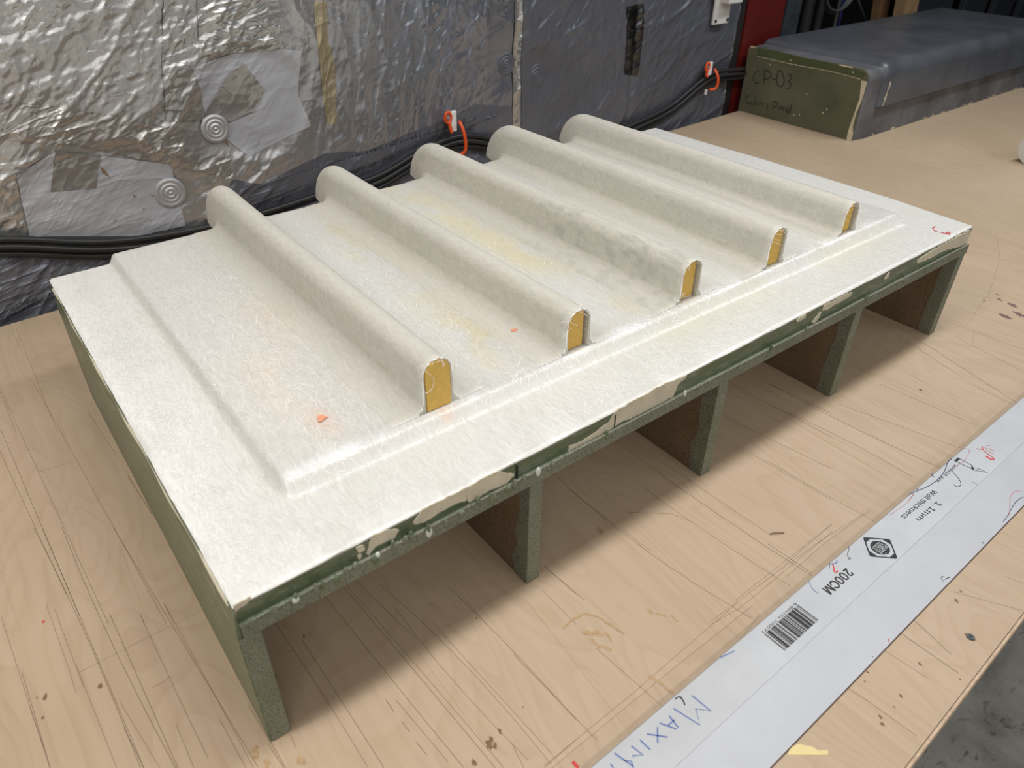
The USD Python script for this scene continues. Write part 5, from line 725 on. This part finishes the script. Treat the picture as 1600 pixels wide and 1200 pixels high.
# ------------------------------------------------------------------ cables and hooks on the wall
labs = ['black cable, uppermost of those strung along the foil wall', 'black cable, middle one of those strung along the foil wall', 'black cable, lowest of those strung along the foil wall']
for k in range(3):
    off = np.array([0, -.0135 * k + .004]); p = CABLE + off + np.c_[np.zeros(len(CABLE)), .0010 * np.sin(CABLE[:, 0] * (5 + 2 * k) + 2 * k)]
    t = np.r_[0, np.cumsum(np.linalg.norm(np.diff(p, axis=0), axis=1))]; p = CubicSpline(t, p)(np.linspace(0, t[-1], 240))
    yy = WY(p[:, 0]) - .0175 - .006 * (k % 2) - .014 * sstep(2.05, 2.2, p[:, 0])
    tag(obj('cable', tube(np.c_[p[:, 0], yy, p[:, 1] + TZ], (.0068, .0058, .0064)[k], 10), 'black_rubber', smooth=True), labs[k], 'cable', 'cables along the foil wall')
def hook(x, z, hgt, labl):
    y = float(WY(x)) - .024
    h = thing('cable_hook', labl, 'hook', (x, y, z + TZ))
    th = np.linspace(0, 2 * np.pi, 20)
    obj('eye', tube([(.0 + .0085 * math.cos(a), -.004, .0 + .0125 * math.sin(a)) for a in th], .0038, 8), 'orange_plastic', h, smooth=True)
    obj('strap', tube([(.002, -.004, -.012), (.006, -.006, -.030), (.007, -.008, -hgt * .62)], [.0042, .0046, .0034], 8, sm=4), 'orange_plastic', h, smooth=True)
    obj('catch', tube([(.029, -.010, -hgt * .20), (.031, -.026, -hgt * .6), (.033, -.029, -hgt * 1.1), (.030, -.027, -hgt * 1.35), (.020, -.022, -hgt * 1.45), (.009, -.018, -hgt * 1.40)], .0042, 8, sm=5), 'orange_plastic', h, smooth=True)
    obj('clip', bevel_box(.009, .026, -.004, .004, -hgt * .60, .012, .0015), 'clip_white', h, label='white clip behind the orange hook')
    obj('clip_tail', bevel_box(.010, .019, -.004, .002, -hgt * 1.85, -hgt * 1.52, .001), 'clip_white', h)
    sc_ = trimesh.creation.cylinder(.004, .004, sections=16); sc_.apply_transform(trimesh.transformations.rotation_matrix(math.pi / 2, (1, 0, 0))); sc_.apply_translation((0, -.005, 0)); obj('screw', sc_, 'washer_steel', h)
hook(.9471, .1900, .062, 'orange cable hook on the foil wall behind the third rib')
hook(1.9890, .1700, .048, 'orange cable hook on the foil wall beside the red post')

# ------------------------------------------------------------------ post, switch plate and the clutter behind
po = thing('steel_post', 'dark red painted steel post at the end of the foil wall', 'post')
yq = lambda x: float(WY(x)) - .012
v = np.array([(x, y, z) for x, y in ((2.185, yq(2.185)), (2.41, yq(2.41)), (2.41, yq(2.41) + .12), (2.185, yq(2.185) + .12)) for z in (0.0, H)])
obj('column', trimesh.convex.convex_hull(v), 'red_paint', po)
obj('flange', box(2.148, 2.183, yq(2.16) + .008, yq(2.16) + .1, 0, H), 'post_black', po)
pl_ = thing('switch_plate', 'white switch plate fixed to the foil wall beside the red post', 'switch plate')
ya = float(WY(2.0)) - .030
obj('plate', bevel_box(1.983, 2.058, ya, ya + .010, TZ + .292, TZ + .44, .002), 'plate_white', pl_)
for x in (1.992, 2.049):
    c = trimesh.creation.cylinder(.0048, .003, sections=14); c.apply_transform(trimesh.transformations.rotation_matrix(math.pi / 2, (1, 0, 0))); c.apply_translation((x, ya - .001, TZ + .303)); obj('screw', c, 'screw_dark', pl_)
obj('switch_box', bevel_box(2.003, 2.068, ya - .035, ya - .0002, TZ + .352, TZ + .43, .004), 'plate_white', pl_)
def lean(name, label, cat, x0, z0_, x1, z1, y, w, d, m, zt=1.9):
    # an upright leaning piece through two measured points, from floor to zt
    k = (x1 - x0) / (z1 - z0_); f = lambda z: x0 + k * (z - z0_)
    zb_, zt_ = -TZ + .001, zt - TZ
    v = [(f(z) + sx * w / 2, y + sy * d / 2 + (0.0), z + TZ) for z in (zb_, zt_) for sx in (-1, 1) for sy in (-1, 1)]
    return tag(obj(name, trimesh.convex.convex_hull(np.array(v)), m), label, cat)
lean('plastic_sheet', 'dark grey folded sheet standing right of the red post', 'sheet', 2.80, .27, 2.80, .13, 1.45, .10, .05, 'dark_sheet')
for k, (x, c, r) in enumerate(((2.92, 'dark_pipe', .016), (2.972, 'cable_grey', .009), (3.03, 'dark_pipe', .024), (3.17, 'dark_pipe', .018), (3.26, 'cable_grey', .008))):
    lb = ['dark pipe standing nearest the dark grey sheet', 'thin grey rod standing between two dark pipes', 'thickest dark pipe standing behind the coiled cable', 'dark pipe standing right of the coiled cable', 'thin grey rod standing left of the blue cord'][k]
    tag(obj('standing_pipe' if r > .012 else 'standing_rod', tube([(x, 1.5 + .03 * (k % 2), .002), (x - .01, 1.5 + .03 * (k % 2), 1.0), (x - .02, 1.5 + .03 * (k % 2), 2.0)], r, 12), c, smooth=True), lb, 'pipe' if r > .012 else 'rod')
cc = np.array([3.115, 1.42, TZ + .305]); cps = []
for k in range(4):
    for a in np.linspace(0, 2 * np.pi, 28)[:-1]: cps.append(cc + np.array([(.115 - .004 * k) * math.cos(a), .006 * k, (.095 + .004 * k) * math.sin(a)]))
tag(obj('cable_coil', tube(cps, .0042, 7), 'cable_grey', smooth=True), 'grey cable coil hanging behind the grey mould', 'cable coil')
tag(obj('coil_hook', tube([(3.115, 1.425, TZ + .38), (3.115, 1.41, TZ + .395), (3.115, 1.47, TZ + .42), (3.115, 2.299, TZ + .44)], .006, 8, sm=4), 'screw_dark'), 'dark bracket carrying the grey cable coil', 'bracket')
tag(obj('cord', tube([(3.447, 1.6, TZ + 1.0), (3.447, 1.6, TZ + .2), (3.456, 1.6, TZ + .1), (3.47, 1.62, .01)], .005, 8, sm=3), 'cable_blue', smooth=True), 'blue cord hanging behind the grey mould', 'cord')
lean('batten', 'narrow brown wooden batten leaning behind the grey mould', 'batten', 3.825, .178, 3.843, .0945, 1.62, .085, .04, 'batten_dark')
lean('batten', 'wider pale wooden batten leaning behind the grey mould', 'batten', 3.838, .187, 3.851, .118, 1.50, .125, .05, 'batten_wood')
obj_ = [((3.781, .17), (3.904, .068), 'left'), ((3.93, .167), (4.05, .07), 'right')]
for (x, z), (x2, z2), sd in obj_:
    k = (x2 - x) / (z2 - z); tag(obj('thin_rod', tube([(x + k * (.9 - z), 1.72, TZ + .9), (x + k * (-.5 - z), 1.72, TZ - .5)], .006, 8), 'cable_grey', smooth=True), 'thin grey slanting rod, %s one of the pair by the brown batten' % sd, 'rod')
for k, (a, b) in enumerate(((4.72, 5.22), (5.39, 5.71), (5.84, 6.13), (6.27, 6.6))):
    lb = ['widest dark grey upright board behind the grey mould', 'dark grey upright board next to the widest one', 'dark grey upright board, second from the right picture edge', 'dark grey upright board cut by the right picture edge'][k]
    tag(obj('wall_board', bevel_box(a, b, 1.9, 1.94, .001, 2.4, .004), 'slat_grey'), lb, 'board', 'dark boards at the far wall')
# ------------------------------------------------------------------ lamp housings
LAMPL = ['white ceiling lamp panel %s, %s end' % (r, e) for r in ('over the fibreglass mould', 'behind the camera, first row', 'behind the camera, last row') for e in ('left', 'middle', 'right')]
for i, (lx, ly, lz, lw, lh, li) in enumerate(LAMPS):
    t = thing('ceiling_lamp', LAMPL[i], 'lamp', (lx, ly, lz), 0, 'workshop ceiling lamps')
    obj('housing', bevel_box(-lw / 2 - .02, lw / 2 + .02, -lh / 2 - .02, lh / 2 + .02, -.008, H - lz - .0005, .004), 'lamp_housing', t)
